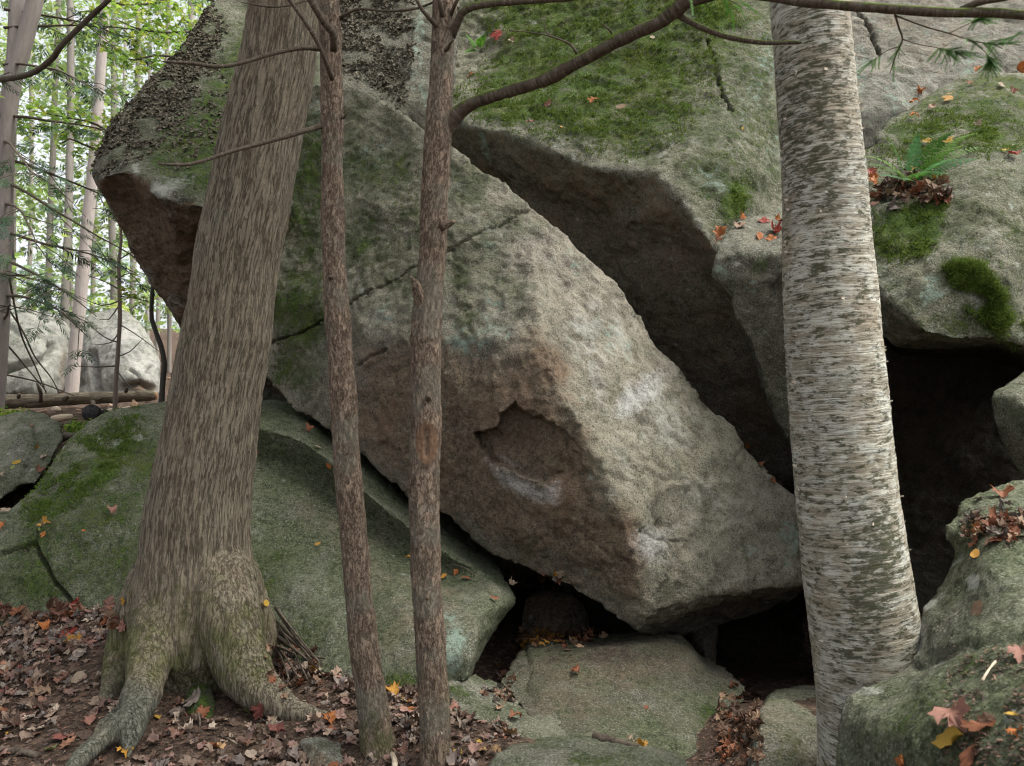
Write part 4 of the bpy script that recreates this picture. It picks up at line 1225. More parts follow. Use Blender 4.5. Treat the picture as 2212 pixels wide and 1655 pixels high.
attr_vec(me, 'tc', tcb)
m = np.zeros((len(co), 4))
m[:, 0] = np.maximum.reduce([.20 * np.ones(len(co)), .62 * sstep(1050, 1400, py) * sstep(1560, 1450, py), eval_mask(px, py, [(270, 1390, 50, 60, 0, .85), (430, 1380, 60, 90, 0, .7), (330, 1500, 60, 40, 0, .4)])])
m[:, 2] = eval_mask(px, py, [(290, 1560, 90, 100, -30, .95), (180, 1630, 80, 60, 0, .9), (640, 800, 50, 500, 8, .28), (650, 300, 30, 300, 8, .30)])
attr_col(me, 'm1', m)
link('trunk', me, M_MAPLE, bt)

# ---- first thin trunk (leaning left)
tA = empty('thin_hemlock', at(828, 1650, 3.55), 'slender brown trunk leaning left, nearest the massive furrowed tree', 'tree', 'slender scaly trunks in the middle')
LA = [(700, -420, 40), (706, -200, 42), (711, 0, 44), (716, 200, 47), (719, 400, 50), (721, 553, 51), (730, 700, 54), (741, 850, 57), (750, 1000, 58), (760, 1102, 58), (773, 1262, 58), (787, 1402, 62), (804, 1520, 64), (815, 1596, 72), (826, 1650, 84), (834, 1690, 96)]


def hemdisp(tc, V):
    w = tc * np.array([46, 46, 16])
    return .0045 * (.4 - np.abs(pn(w)) * 2) + .004 * pn(tc * np.array([20, 20, 6])) + .010 * pn(tc * 4.2) + .004 * pn(tc * 11)


def mA(V, N, m):
    px, py, d = project(V)
    m[:, 0] = .12 + .5 * sstep(1400, 1640, py)


PA = ats([(x, y, 3.55) for x, y, w in LA])[::-1]
part_tube('trunk', tA, PA, [w / 2 * 3.55 / F_PX for x, y, w in LA][::-1], M_HEM, 56, .014, hemdisp, maskf=mA, seed=3)
pxtube('branch', tA, [(700, 270, 3.54, 7), (655, 284, 3.46, 5.4), (575, 307, 3.38, 5), (501, 327, 3.3, 4.6), (434, 349, 3.24, 4), (394, 356, 3.2, 3.4), (341, 354, 3.15, 2.2)], disp=twiggy)
pxtube('branch', tA, [(702, 106, 3.54, 6), (651, 104, 3.46, 5), (585, 117, 3.38, 4.6), (518, 137, 3.3, 4.2), (468, 144, 3.25, 4), (418, 137, 3.2, 3.5), (351, 133, 3.15, 2)], disp=twiggy)
pxtube('branch', tA, [(718, 172, 3.46, 5.5), (695, 112, 3.36, 5), (668, 60, 3.3, 4.8), (625, 0, 3.25, 4.5), (580, -60, 3.2, 4)], disp=twiggy)
pxtube('branch', tA, [(721, 110, 3.46, 8), (719, 70, 3.4, 8.5), (702, 52, 3.36, 8), (671, 0, 3.3, 7.5), (640, -60, 3.25, 7)], disp=twiggy)
pxtube('branch', tA, [(735, 40, 3.54, 4), (770, 20, 3.5, 3), (840, 24, 3.45, 2.6), (900, 18, 3.42, 2.2), (960, -5, 3.4, 2)], disp=twiggy)
pxtube('branch', tA, [(738, 250, 3.54, 3.6), (742, 256, 3.52, 2.6), (752, 242, 3.5, 1.5)], disp=twiggy)
pxtube('knot', tA, [(716, 600, 3.52, 7), (714, 598, 3.49, 6), (713, 597, 3.48, 3)], seg=14, step=.006, disp=lambda tc, V: .005 * pn(V * 60) - .002)
pxtube('twig', tA, [(690, -5, 3.4, 2), (600, 15, 3.3, 1.8), (520, 5, 3.25, 1.4)], disp=twiggy)

# ---- second thin trunk with the long limb
tB = empty('limbed_hemlock', at(938, 1665, 3.4), 'slender brown trunk with an oval scar and a long limb rising right', 'tree', 'slender scaly trunks in the middle')
LB = [(975, -420, 42), (968, -200, 46), (960, 0, 49), (953, 184, 52), (948, 267, 57), (940, 401, 58), (935, 534, 58), (929, 600, 59), (921, 720, 63), (919, 854, 63), (920, 900, 64), (920, 954, 66), (919, 1010, 64), (917, 1087, 65), (917, 1135, 65), (922, 1269, 63), (931, 1402, 65), (938, 1536, 65), (940, 1636, 67), (941, 1700, 76)]


def hemB(tc, V):
    px, py, d = project(V)
    e = np.hypot((px - 922) / 25, (py - 957) / 47)
    f = (V[:, 1] < 3.42) * sstep(1.15, .9, e)
    ring = np.exp(-((e - .95) / .2) ** 2) * (V[:, 1] < 3.42)
    slit = np.exp(-((px - 922) / 4) ** 2) * sstep(36, 20, np.abs(py - 955)) * (V[:, 1] < 3.4)
    return hemdisp(tc, V) * (1 - .85 * f) + .004 * ring - .016 * slit + .0012 * f * np.sin(np.arctan2(py - 957, px - 922) * 60)


def mB(V, N, m):
    px, py, d = project(V)
    m[:, 0] = .10 + .18 * sstep(950, 980, px) + .25 * sstep(1200, 1500, py)
    e = np.hypot((px - 922) / 25, (py - 957) / 47)
    m[:, 1] = sstep(1.05, .9, e) * (V[:, 1] < 3.42)
    sl = np.exp(-((px - 922) / 4) ** 2) * sstep(36, 20, np.abs(py - 955))
    m[:, 1] *= 1 - .9 * sl


PB = ats([(x, y, 3.4) for x, y, w in LB])[::-1]
part_tube('trunk', tB, PB, [w / 2 * 3.4 / F_PX for x, y, w in LB][::-1], M_HEM, 64, .011, hemB, maskf=mB, seed=8)


def limbmoss(V, N, m):
    m[:, 0] = .26 + .50 * sstep(-.1, .7, N[:, 2])


limb = pxtube('limb', tB, [(946, 296, 3.42, 16), (962, 278, 3.41, 19), (980, 256, 3.40, 18), (1000, 236, 3.38, 15.5), (1038, 217, 3.33, 14.5), (1098, 197, 3.25, 14.2), (1171, 174, 3.14, 14.2), (1238, 140, 3.05, 14), (1305, 104, 2.98, 14), (1372, 70, 2.9, 14.5), (1425, 47, 2.85, 15), (1472, 10, 2.8, 16), (1520, -40, 2.75, 16), (1600, -120, 2.7, 15)],
              seg=24, step=.012, disp=lambda tc, V: .007 * pn(V * 9) + .004 * pn(V * 24) + .0028 * pn(tc * np.array([30, 30, 70])), maskf=limbmoss)
pxtube('limb', tB, [(975, 80, 3.4, 9), (988, 50, 3.36, 9), (996, 30, 3.34, 8.5), (1021, 15, 3.32, 8), (1071, 7, 3.3, 7.5), (1171, 0, 3.25, 6.5), (1260, -8, 3.2, 6), (1350, -40, 3.15, 5)], seg=12, step=.03, disp=twiggy, maskf=limbmoss)
pxtube('branch', limb, [(1455, 26, 2.83, 9), (1475, 38, 2.82, 7), (1520, 62, 2.8, 6), (1580, 82, 2.78, 5.4), (1650, 92, 2.75, 5), (1722, 92, 2.72, 4), (1732, 93, 2.7, 1)], seg=10, step=.03, disp=twiggy, maskf=limbmoss)
pxtube('branch', limb, [(1470, 12, 2.8, 12), (1560, -14, 2.7, 11), (1650, -10, 2.62, 10.5), (1730, 4, 2.56, 10), (1850, 14, 2.5, 10), (1960, 22, 2.46, 10), (2060, 28, 2.42, 10), (2140, 27, 2.4, 10), (2212, 33, 2.38, 10), (2330, 48, 2.35, 9)], seg=14, step=.03, disp=twiggy, maskf=limbmoss)
pxtube('branch', limb, [(2075, 22, 2.42, 7), (2110, 6, 2.4, 7), (2160, -2, 2.38, 6.5), (2260, -20, 2.34, 5)], seg=10, step=.03, disp=twiggy)
pxtube('twig', limb, [(1246, 116, 3.04, 3.2), (1232, 96, 3.04, 2.4), (1200, 82, 3.03, 2.0), (1160, 72, 3.02, 1.4), (1100, 66, 3.02, .9)], step=.02)
pxtube('twig', limb, [(1200, 82, 3.03, 1.6), (1178, 68, 3.03, 1.3), (1176, 45, 3.02, .9)], step=.02)
pxtube('twig', limb, [(1322, 72, 2.96, 3.4), (1318, 66, 2.95, 2.6), (1300, 50, 2.95, 1.0)], step=.01)
pxtube('branch', tB, [(950, 62, 3.38, 6), (930, 42, 3.33, 5), (912, 22, 3.3, 4), (895, -10, 3.28, 3.4)], disp=twiggy)
pxtube('branch', tB, [(957, 40, 3.36, 5.5), (952, 15, 3.33, 5), (945, -15, 3.3, 4.5)], disp=twiggy)
pxtube('branch', tB, [(972, 38, 3.37, 4.5), (982, 12, 3.34, 4), (995, -15, 3.3, 3.5)], disp=twiggy)
pxtube('stub', tB, [(915, 665, 3.38, 17), (903, 630, 3.35, 13), (895, 608, 3.33, 8), (884, 597, 3.32, 1.5)], M_HEM, seg=12, step=.012, disp=lambda tc, V: .004 * pn(V * 40))
pxtube('stub', tB, [(952, 490, 3.36, 11), (968, 484, 3.36, 8), (978, 480, 3.36, 6), (984, 478, 3.36, 3)], M_HEM, seg=12, step=.012, disp=lambda tc, V: .004 * pn(V * 40))
pxtube('stub', tB, [(924, 862, 3.36, 10), (925, 859, 3.33, 8), (926, 856, 3.31, 4)], seg=14, step=.006, disp=lambda tc, V: .005 * pn(V * 60) - .002)
pxtube('knot', tB, [(899, 785, 3.38, 9), (893, 783, 3.36, 7), (890, 782, 3.35, 3)], M_HEM, seg=14, step=.006, disp=lambda tc, V: .005 * pn(V * 60) - .002)
pxtube('twig', tB, [(962, 110, 3.34, 4), (968, 104, 3.32, 4.5), (972, 95, 3.3, 3), (980, 86, 3.28, 1.5)], step=.01)
pxtube('knot', tB, [(922, 1292, 3.36, 9), (924, 1291, 3.34, 7), (925, 1291, 3.335, 3)], M_HEM, seg=14, step=.006, disp=lambda tc, V: .005 * pn(V * 60) - .002)

# ---- birch
tC = empty('birch', at(1895, 1680, 3.1), 'stout birch with pale peeling bark banded by dark horizontal lines', 'tree')
LC = [(1712, -420, 140), (1728, -200, 150), (1745, 0, 159), (1759, 134, 161), (1767, 250, 165), (1774, 334, 170), (1781, 434, 177), (1787, 551, 184), (1795, 653, 194), (1806, 820, 200), (1817, 954, 206), (1828, 1087, 211), (1836, 1135, 213), (1851, 1252, 218), (1867, 1362, 222), (1878, 1452, 226), (1887, 1520, 232), (1898, 1636, 246), (1906, 1720, 270)]
DCB = 3.1


def birdisp(tc, V):
    w = tc + .012 * np.stack([np.zeros(len(tc)), np.zeros(len(tc)), pn(tc * 6) * 2], 1)
    return .0030 * pn(w * np.array([7, 7, 60])) + .0022 * pn(w * np.array([14, 14, 110])) + .007 * pn(tc * 3.2) + .004 * pn(tc * np.array([10, 10, 5]))


def mC(V, N, m):
    px, py, d = project(V)
    m[:, 0] = eval_mask(px, py, [(1760, 250, 130, 330, 0, .52), (1790, 560, 110, 120, 0, .45), (1890, 1250, 90, 200, 10, .55), (1870, 1050, 80, 160, 0, .40), (1860, 1400, 110, 70, 0, .48), (1900, 1180, 50, 140, 10, .6), (1800, 900, 60, 200, 0, .3), (1850, 690, 40, 200, 5, .42), .34])


PC = ats([(x, y, DCB) for x, y, w in LC])[::-1]
part_tube('trunk', tC, PC, [w / 2 * DCB / F_PX for x, y, w in LC][::-1], M_BIRCH, 112, .0095, birdisp, maskf=mC, seed=5)
# paper curls peeling from the trunk
cv_, cf_ = [], []
for i in range(110):
    y = random.uniform(60, 1500)
    x = np.interp(y, [q[1] for q in LC], [q[0] for q in LC])
    w = np.interp(y, [q[1] for q in LC], [q[2] for q in LC])
    th = random.choice([random.uniform(-1.62, -1.2), random.uniform(1.2, 1.62), random.uniform(-1.2, 1.2)])
    r = w / 2 * DCB / F_PX
    c = at(x, y, DCB)
    nrm = np.array([math.sin(th), -math.cos(th), 0])
    tan = np.array([math.cos(th), math.sin(th), 0])
    ln, wd = random.uniform(.005, .016), random.uniform(.004, .014)
    sg = random.choice((-1, 1))
    p0 = c + nrm * (r + .001)
    b = len(cv_)
    for k in range(4):
        t = k / 3
        q = p0 + tan * sg * ln * math.sin(t * 2.2) + nrm * ln * .45 * (1 - math.cos(t * 2.6))
        for s_ in (-.5, .5):
            cv_.append(q + np.array([0, 0, s_ * wd * (1 - .5 * t) + .004 * t]))
    for k in range(3):
        cf_.append([b + 2 * k, b + 2 * k + 1, b + 2 * k + 3, b + 2 * k + 2])
o = link('bark_curl', mesh_np('bark_curl', np.array(cv_) - np.array(tC.location), np.array(cf_)), M_ROLL, tC)
o['kind'] = 'stuff'

# unseen crowns of the four trees, added above the picture to shade the foreground
def shade_crown(parent, c, r, n, cols, per=26):
    crown(parent, c, r, n, per, .17, cols)


shade_crown(bt, (-1.6, 3.2, 9.0), (4.2, 4.2, 2.2), 190, GREENS)
shade_crown(tA, (-0.6, 4.6, 8.4), (3.0, 3.2, 2.0), 110, HEMG)
shade_crown(tB, (0.8, 2.6, 8.4), (3.2, 3.2, 2.0), 120, HEMG)
shade_crown(tC, (2.0, 4.4, 9.2), (3.6, 3.6, 2.0), 130, GREENS)
#PART3
# ------------------------------------------------------------------ background wood
def spray_tpl(n=11):
    V, F = [], []

    def quad(p, d, l, w):
        q = np.array([-d[1], d[0], 0])
        b = len(V)
        V.extend([p, p + d * l * .45 - q * w, p + d * l, p + d * l * .45 + q * w])
        F.append([b, b + 1, b + 2, b + 3])
    quad(np.zeros(3), np.array([1., 0, 0]), 1.0, .016)
    for i in range(n):
        t = .12 + .8 * i / n
        for s in (-1, 1):
            a = s * (math.radians(48) + random.uniform(-.25, .25))
            d = np.array([math.cos(a), math.sin(a), random.uniform(-.15, .1)])
            quad(np.array([t + random.uniform(-.03, .03), 0, 0]), d, .38 * (1.05 - t) + .10 + random.uniform(-.05, .05), .024)
    V = np.array(V)
    V[:, 2] -= .18 * V[:, 0] ** 2 + .12 * np.abs(V[:, 1])
    return V, np.array(F)


SPR = [spray_tpl() for _ in range(4)]


def sprays(name, parent, pos, dirs, size, cols, mat=None, tpls=None, kind=None):
    """flat needle sprays at pos pointing along dirs"""
    Vs, Fs, Cs = [], [], []
    off = 0
    cols = np.array(cols)
    for p, d in zip(pos, dirs):
        V0, F0 = random.choice(tpls or SPR)
        d = d / (np.linalg.norm(d) + 1e-9)
        up = np.array([random.gauss(0, .35), random.gauss(0, .35), 1.0])
        y = np.cross(up, d)
        y /= np.linalg.norm(y) + 1e-9
        z = np.cross(d, y)
        s = size * random.uniform(.6, 1.3)
        Vs.append(p + s * (V0[:, :1] * d + V0[:, 1:2] * y + V0[:, 2:] * z))
        Fs.append(F0 + off)
        off += len(V0)
        c = cols[random.randrange(len(cols))] * random.uniform(.7, 1.35)
        Cs.append(np.tile(np.append(c, 1), (len(V0), 1)))
    bs = np.array(parent.location)
    me = mesh_np(name, np.vstack(Vs) - bs, np.vstack(Fs), False)
    attr_col(me, 'lc', np.vstack(Cs))
    o = link(name, me, mat or M_NEEDLE, parent)
    if kind:
        o['kind'] = kind
    return o


def gz(x, y):
    return float(ground_z(np.array([x]), np.array([y]))[0])


def fardisp(tc, V):
    return .012 * pn(V * 2.5) + .004 * pn(tc * np.array([25, 25, 5]))


def trunk_to_ground(name, label, L, d, color=(1, 1, 1), seg=14, group=None, mat=None, green=0., disp=None):
    """L from low to high: (x, y, radius px); foot is let into the ground"""
    P = ats([(x, y, d) for x, y, r in L])
    R = [r * d / F_PX for x, y, r in L]
    z = gz(P[0][0], P[0][1])
    if P[0][2] > z - .1:
        foot = P[0] + (P[0] - P[1]) * ((P[0][2] - z + .15) / max(.2, abs(P[0][2] - P[1][2])) * .9)
        foot[2] = z - .12
        P = np.vstack([foot, P])
        R = [R[0] * 1.25] + R
    e = empty(name, (P[0][0], P[0][1], z), label, 'tree', group)
    o = part_tube('trunk', e, P, R, mat or M_FARBARK, seg, .12, disp or fardisp, green=green)
    o.color = (*color, 1)
    return e


def hem_branch(parent, p0, d0, ln, r, droop=.25, nspray=14, size=.3, twigs=5):
    """one drooping branch with side twigs; returns spray anchors"""
    P = [np.array(p0)]
    d = np.array(d0, float)
    d /= np.linalg.norm(d)
    for i in range(6):
        d = d + np.array([random.gauss(0, .10), random.gauss(0, .10), -droop / 6 + random.gauss(0, .06)])
        d /= np.linalg.norm(d)
        P.append(P[-1] + d * ln / 6)
    P = np.array(P)
    b = part_tube('branch', parent, P, np.linspace(r, r * .25, 7), M_LIMB, 6, .12)
    pos, dr = [], []
    for i in range(twigs):
        k = random.uniform(1.5, 5.5)
        j = int(k)
        q = P[j] + (P[j + 1] - P[j]) * (k - j)
        t = P[j + 1] - P[j]
        t /= np.linalg.norm(t)
        sd_ = np.cross(t, (0, 0, 1)) * random.choice((-1, 1))
        e = t * .6 + sd_ * random.uniform(.5, 1.1) + np.array([0, 0, random.uniform(-.4, .15)])
        e /= np.linalg.norm(e)
        l2 = ln * random.uniform(.15, .4)
        Q = np.array([q, q + e * l2 * .5 + np.array([0, 0, random.gauss(0, .03)]), q + e * l2 + np.array([0, 0, -.1 * l2])])
        part_tube('twig', parent, Q, [r * .35, r * .25, r * .12], M_LIMB, 5, .2)
        for _ in range(max(1, nspray // (twigs + 1))):
            t_ = random.uniform(.2, 1)
            pos.append(Q[0] + (Q[2] - Q[0]) * t_)
            dr.append(e + np.array([random.gauss(0, .5), random.gauss(0, .5), random.gauss(0, .15)]))
    for _ in range(nspray // (twigs + 1)):
        k = random.uniform(2, 5.9)
        j = int(k)
        pos.append(P[j] + (P[j + 1] - P[j]) * (k - j))
        dr.append((P[j + 1] - P[j]) / ln * 6 + np.array([random.gauss(0, .7), random.gauss(0, .7), 0]))
    return pos, dr


# twin hemlock at the left edge
lh = trunk_to_ground('twin_hemlock', 'grey twin stemmed hemlock with drooping green sprays at the left edge', [(-14, 900, 20), (0, 700, 18), (8, 500, 17), (14, 320, 17), (24, 200, 17), (52, 90, 17), (76, 0, 16), (110, -160, 15)], 9.0, (.62, .60, .62))
part_tube('stem', lh, ats([(14, 260, 9.0), (30, 120, 9.05), (36, 30, 9.1), (44, -120, 9.2)]), [.085, .08, .08, .07], M_FARBARK, 14, .12, fardisp).color = (.62, .6, .62, 1)
part_tube('stem', lh, ats([(26, 560, 9.4), (22, 440, 9.4), (24, 330, 9.4), (32, 250, 9.4)]), [.03, .03, .028, .02], M_FARBARK, 8, .12, fardisp).color = (.5, .5, .5, 1)
dk = pxtube('branch', lh, [(-90, 176, 8.0, 7), (0, 171, 6.8, 6.5), (50, 164, 6.5, 6), (84, 150, 6.3, 6), (117, 122, 6.2, 6), (134, 97, 6.1, 6), (200, 32, 6.0, 5.5), (234, 0, 5.9, 5), (300, -80, 5.8, 4)], disp=twiggy)
pos, dr = [], []
for y0, ang, ln, dz in ((60, .1, 1.5, .1), (140, -.5, 1.6, -.1), (250, -.2, 1.9, -.15), (305, -.6, 1.8, -.3), (390, -.3, 2.0, -.3), (440, -.7, 1.7, -.2), (500, -.1, 1.6, -.3), (560, -.6, 1.9, -.2), (590, -.9, 1.6, -.1), (640, -.5, 1.7, .0), (180, -1.0, 1.5, -.1), (340, .5, 1.6, -.1), (20, .6, 1.5, 0), (690, -.8, 1.3, .1)):
    p, q = hem_branch(lh, at(8, y0, 9.0), (math.cos(ang), math.sin(ang), dz), ln, .018, .3, 26, .26, 6)
    pos += p
    dr += q
sprays('crown', lh, pos, dr, .24, HEMG)

# pale leaning trunk, slim sapling, crooked dark stem
trunk_to_ground('pale_tree', 'pale grey trunk leaning in front of the distant white boulder', [(155, 850, 14), (164, 740, 13.5), (178, 600, 12.5), (190, 470, 12), (200, 380, 11.5), (214, 200, 10.5), (226, 40, 10), (240, -150, 9)], 12.6, (.95, .93, .95))
sp = trunk_to_ground('slim_sapling', 'very slim brown sapling with bare side twigs beside the distant white boulder', [(248, 888, 5), (251, 820, 4.6), (255, 760, 4.4), (259, 690, 4.2), (258, 620, 4), (257, 560, 3.4), (262, 520, 3), (258, 450, 2.6), (262, 380, 2), (270, 300, 1.4)], 9.6, (.50, .43, .40), disp=lambda tc, V: .003 * pn(V * 8))
for (a, b, c) in [((256, 740), (225, 728), (182, 692)), ((258, 650), (220, 660), (170, 640)), ((258, 640), (300, 646), (330, 655)), ((254, 790), (210, 793), (150, 790)), ((257, 700), (290, 720), (345, 760)), ((256, 625), (230, 610), (190, 595)), ((253, 770), (280, 760), (310, 730)), ((257, 580), (230, 560), (205, 520)), ((259, 560), (285, 545), (310, 548)), ((252, 800), (275, 830), (300, 850)), ((257, 660), (235, 690), (215, 690)), ((260, 500), (280, 480), (300, 470)), ((258, 480), (235, 455), (200, 450)), ((258, 600), (280, 590), (305, 600)), ((255, 720), (240, 740), (205, 745))]:
    pxtube('twig', sp, [(*a, 9.6, 1.6), (*b, 9.5, 1.2), (*c, 9.4, .6)], step=.1, seg=5)
cs = trunk_to_ground('crooked_stem', 'thin dark crooked stem below the overhanging nose', [(349, 868, 6.2), (352, 820, 5.6), (355, 785, 5.6), (347, 745, 5.2), (336, 715, 5), (328, 690, 4.8), (328, 650, 4.2), (332, 600, 3.6), (345, 540, 3)], 9.3, (.20, .20, .19), disp=lambda tc, V: .006 * pn(V * 7))
C = clumps(ats([(262, 620, 9.2), (280, 628, 9.2), (300, 640, 9.1), (268, 640, 9.2), (310, 650, 9.1)]), .07, 10)
leafcloud('crown', cs, C, .085, BRIGHT + [(.4, .36, .04)], M_GREENLEAF, .75, shape='star')

# maple whose leafy branches reach out from behind the overhanging boulder
mp = trunk_to_ground('bright_maple', 'young maple with bright yellow green leaves reaching past the overhanging boulder', [(500, 850, 22), (500, 500, 20), (505, 200, 18), (510, -100, 16), (515, -300, 14)], 10.5, (.6, .55, .5))
C = []
for L_ in ([(500, 80, 10.4), (420, 70, 9.9), (350, 70, 9.6), (290, 60, 9.4), (250, 40, 9.3)], [(500, 20, 10.4), (420, -10, 9.9), (340, 5, 9.5), (270, 10, 9.2), (190, -10, 9.0)], [(500, 170, 10.4), (400, 130, 9.8), (340, 120, 9.5), (290, 130, 9.3), (262, 125, 9.2)],
           [(500, 330, 10.4), (300, 320, 9.6), (210, 270, 9.2), (150, 255, 9.1), (70, 240, 9.0)], [(500, 340, 10.4), (300, 350, 9.6), (200, 320, 9.3), (150, 300, 9.2), (130, 310, 9.1)], [(500, -60, 10.4), (400, -70, 9.9), (300, -60, 9.5), (200, -70, 9.2)]):
    P = ats(L_)
    part_tube('branch', mp, P, np.linspace(.022, .005, len(P)), M_LIMB, 6, .1)
    for k in range(44):
        t = random.uniform(1.0, len(P) - 1.001)
        j = int(t)
        q = P[j] + (P[j + 1] - P[j]) * (t - j)
        C.append(q + np.array([random.gauss(0, .20), random.gauss(0, .2), random.gauss(0, .11)]))
for (x, y, d, n_, sx, sy) in ((310, 60, 9.4, 26, .40, .30), (370, 30, 9.6, 26, .35, .25), (275, 100, 9.3, 16, .2, .2), (320, 110, 9.5, 24, .25, .2), (345, 20, 9.4, 20, .4, .2), (215, 285, 9.2, 18, .15, .15), (175, 265, 9.1, 14, .3, .12), (110, 250, 9.0, 12, .25, .1), (230, 250, 9.3, 8, .1, .1), (160, 300, 9.2, 8, .15, .12), (260, 20, 9.2, 14, .3, .2), (400, 60, 9.8, 24, .2, .3)):
    C += [at(x, y, d) + np.array([random.gauss(0, sx), random.gauss(0, .25), random.gauss(0, sy)]) for _ in range(n_)]
C = clumps(C, .09, 3)
leafcloud('crown', mp, np.array(C), .085, BRIGHT, M_GREENLEAF, .72, shape='star')

# trunks of the wood behind
far = [(30, 20.0, 6, .0), (62, 26.0, 5, .01), (96, 19.0, 7, .03), (120, 30.0, 6, .02), (140, 17.5, 9, .015), (152, 34.0, 4, .0), (196, 28.0, 5, .02), (222, 20.0, 5, .01), (243, 22.0, 8, .004), (268, 30.0, 4, -.01), (288, 24.0, 7, .01), (306, 19.0, 5, .02), (320, 33.0, 4, .0), (337, 18.0, 5, .03), (352, 26.0, 8, -.01), (364, 21.0, 5, .0), (377, 17.0, 6, .01),
       (392, 30.0, 6, .02), (412, 22.0, 9, .0), (440, 28.0, 7, .0), (-60, 18.0, 8, .02), (-130, 24.0, 7, .0), (470, 20.0, 8, .01), (180, 38.0, 4, .01), (75, 40.0, 4, .0), (254, 40.0, 4, .02), (10, 33.0, 5, .0), (-200, 17.0, 10, .0)]
far = [q for i, q in enumerate(sorted(far)) if i % 5 not in (1, 3)]
ORD = 'first second third fourth fifth sixth seventh eighth ninth tenth eleventh twelfth thirteenth fourteenth fifteenth sixteenth seventeenth eighteenth nineteenth twentieth'.split()
for i, (x, d, r, ln) in enumerate(far):
    vi = i - sum(q[0] < 0 for q in far)
    lab = 'far straight trunk, %s from the left among the bright trees behind' % ORD[vi] if 0 <= vi < 20 else 'far straight trunk of the bright wood, mostly out of view'
    br = random.uniform(.6, .95)
    ys = np.linspace(840, -250, 7)
    Lx = [(x + (840 - y) * ln * 1.2 + random.gauss(0, 2), y, r * (1 - .00030 * (840 - y))) for y in ys]
    e = trunk_to_ground('forest_trunk', lab, Lx, d, (br, br * 1.0, br * .99), 10, 'trunks of the wood behind')
    z0 = e.location.z
    n_ = 50
    c = np.array([e.location.x, e.location.y, z0])
    P, D = [], []
    for k in range(n_):
        h = random.uniform(1.5, 11)
        a = random.uniform(0, 6.28)
        rr = random.uniform(.2, 2.0) * (1 - h / 18)
        P.append(c + np.array([math.cos(a) * rr, math.sin(a) * rr, h]))
        D.append(np.array([math.cos(a), math.sin(a), -.25]))
    sprays('crown', e, P, D, .75, [(.10, .17, .08), (.14, .22, .10), (.12, .20, .12)] if i % 3 else BRIGHT)
C = []
for k in range(230):
    x, y, d = random.uniform(-260, 480), random.uniform(-120, 700), random.uniform(16, 50)
    C.append(at(x, y, d))
C = clumps(C, 1.2, 110)
C = C[C[:, 2] > ground_z(C[:, 0], C[:, 1]) + .3]
o = leafcloud('far_woodland', None, C, .20, [(.26, .40, .10), (.30, .42, .14), (.34, .44, .12), (.24, .36, .16), (.22, .33, .12)], M_GREENLEAF, .5)
tag(o, 'sunlit green foliage of the wood far behind at the left', 'foliage', kind='stuff')

# fallen log and odd wood behind the left boulder
lg = empty('fallen_log', at(120, 888, 10.3), 'long fallen log with branch stubs lying in front of the distant boulders', 'log')
lgt = pxtube('trunk', lg, [(-330, 880, 9.6, 19), (-100, 873, 9.9, 17), (0, 869, 10.1, 16), (120, 864, 10.3, 14.5), (220, 859, 10.5, 13), (300, 856, 10.7, 11.5), (331, 855, 10.8, 10.5)], M_MAPLE, seg=24, step=.04, disp=lambda tc, V: .016 * pn(V * 5) + .009 * pn(V * 17) + .006 * pn(tc * np.array([40, 40, 8])))
pxtube('cut_end', lgt, [(330, 855, 10.79, 9.6), (333.6, 855, 10.82, 9.4)], M_CUT, seg=14, step=.02)
for L_ in ([(88, 866, 10.15, 4), (88, 850, 10.05, 4.2), (84, 836, 10.0, 3.6), (80, 828, 10.0, 2)], [(140, 862, 10.1, 6), (146, 858, 10.0, 4), (148, 856, 9.98, 2)], [(272, 846, 10.5, 4), (274, 841, 10.45, 3.6), (275, 838, 10.4, 2)], [(200, 868, 10.2, 5), (203, 880, 10.05, 4.6), (203, 884, 10.0, 4)], [(40, 858, 10.0, 4), (42, 852, 9.9, 3)]):
    pxtube('stub', lgt, L_, M_STICK, seg=8, step=.03, disp=twiggy)
for i, L_ in enumerate(([(-60, 560, 9.0), (40, 700, 9.3), (75, 770, 9.5), (110, 815, 9.7), (128, 850, 9.9)], [(-80, 640, 8.8), (20, 750, 9.2), (62, 800, 9.4), (100, 845, 9.8)], [(0, 808, 9.4), (40, 815, 9.5), (90, 828, 9.7), (160, 855, 10.0)], [(20, 600, 8.9), (45, 720, 9.2), (80, 800, 9.6), (100, 850, 9.9)])):
    P = ats(L_)
    o = part_tube('dead_branch', None, P, np.linspace(.013, .006, len(P)), M_STICK, 6, .08, twiggy)
    tag(o, 'thin bare dead branch leaning onto the fallen log at the far left', 'branch', 'dead branches leaning on the fallen log')
st = empty('charred_log', at(203, 912, 8.1), 'blackened cut log end tilted beside the top of the mossy ramp boulder', 'log')
stb = pxtube('body', st, [(198, 893, 7.9, 19), (206, 899, 8.0, 19), (216, 906, 8.15, 17)], M_BLACKWOOD, seg=20, step=.02, disp=lambda tc, V: .006 * pn(V * 16))
pxtube('cut_face', stb, [(195, 890, 7.86, 17), (197.5, 892, 7.89, 17.5)], M_BLACKWOOD, seg=20, step=.01)
pxtube('knob', stb, [(222, 892, 7.95, 6), (227, 889, 7.92, 6), (230, 887, 7.9, 3)], M_BLACKWOOD, seg=8, step=.02)
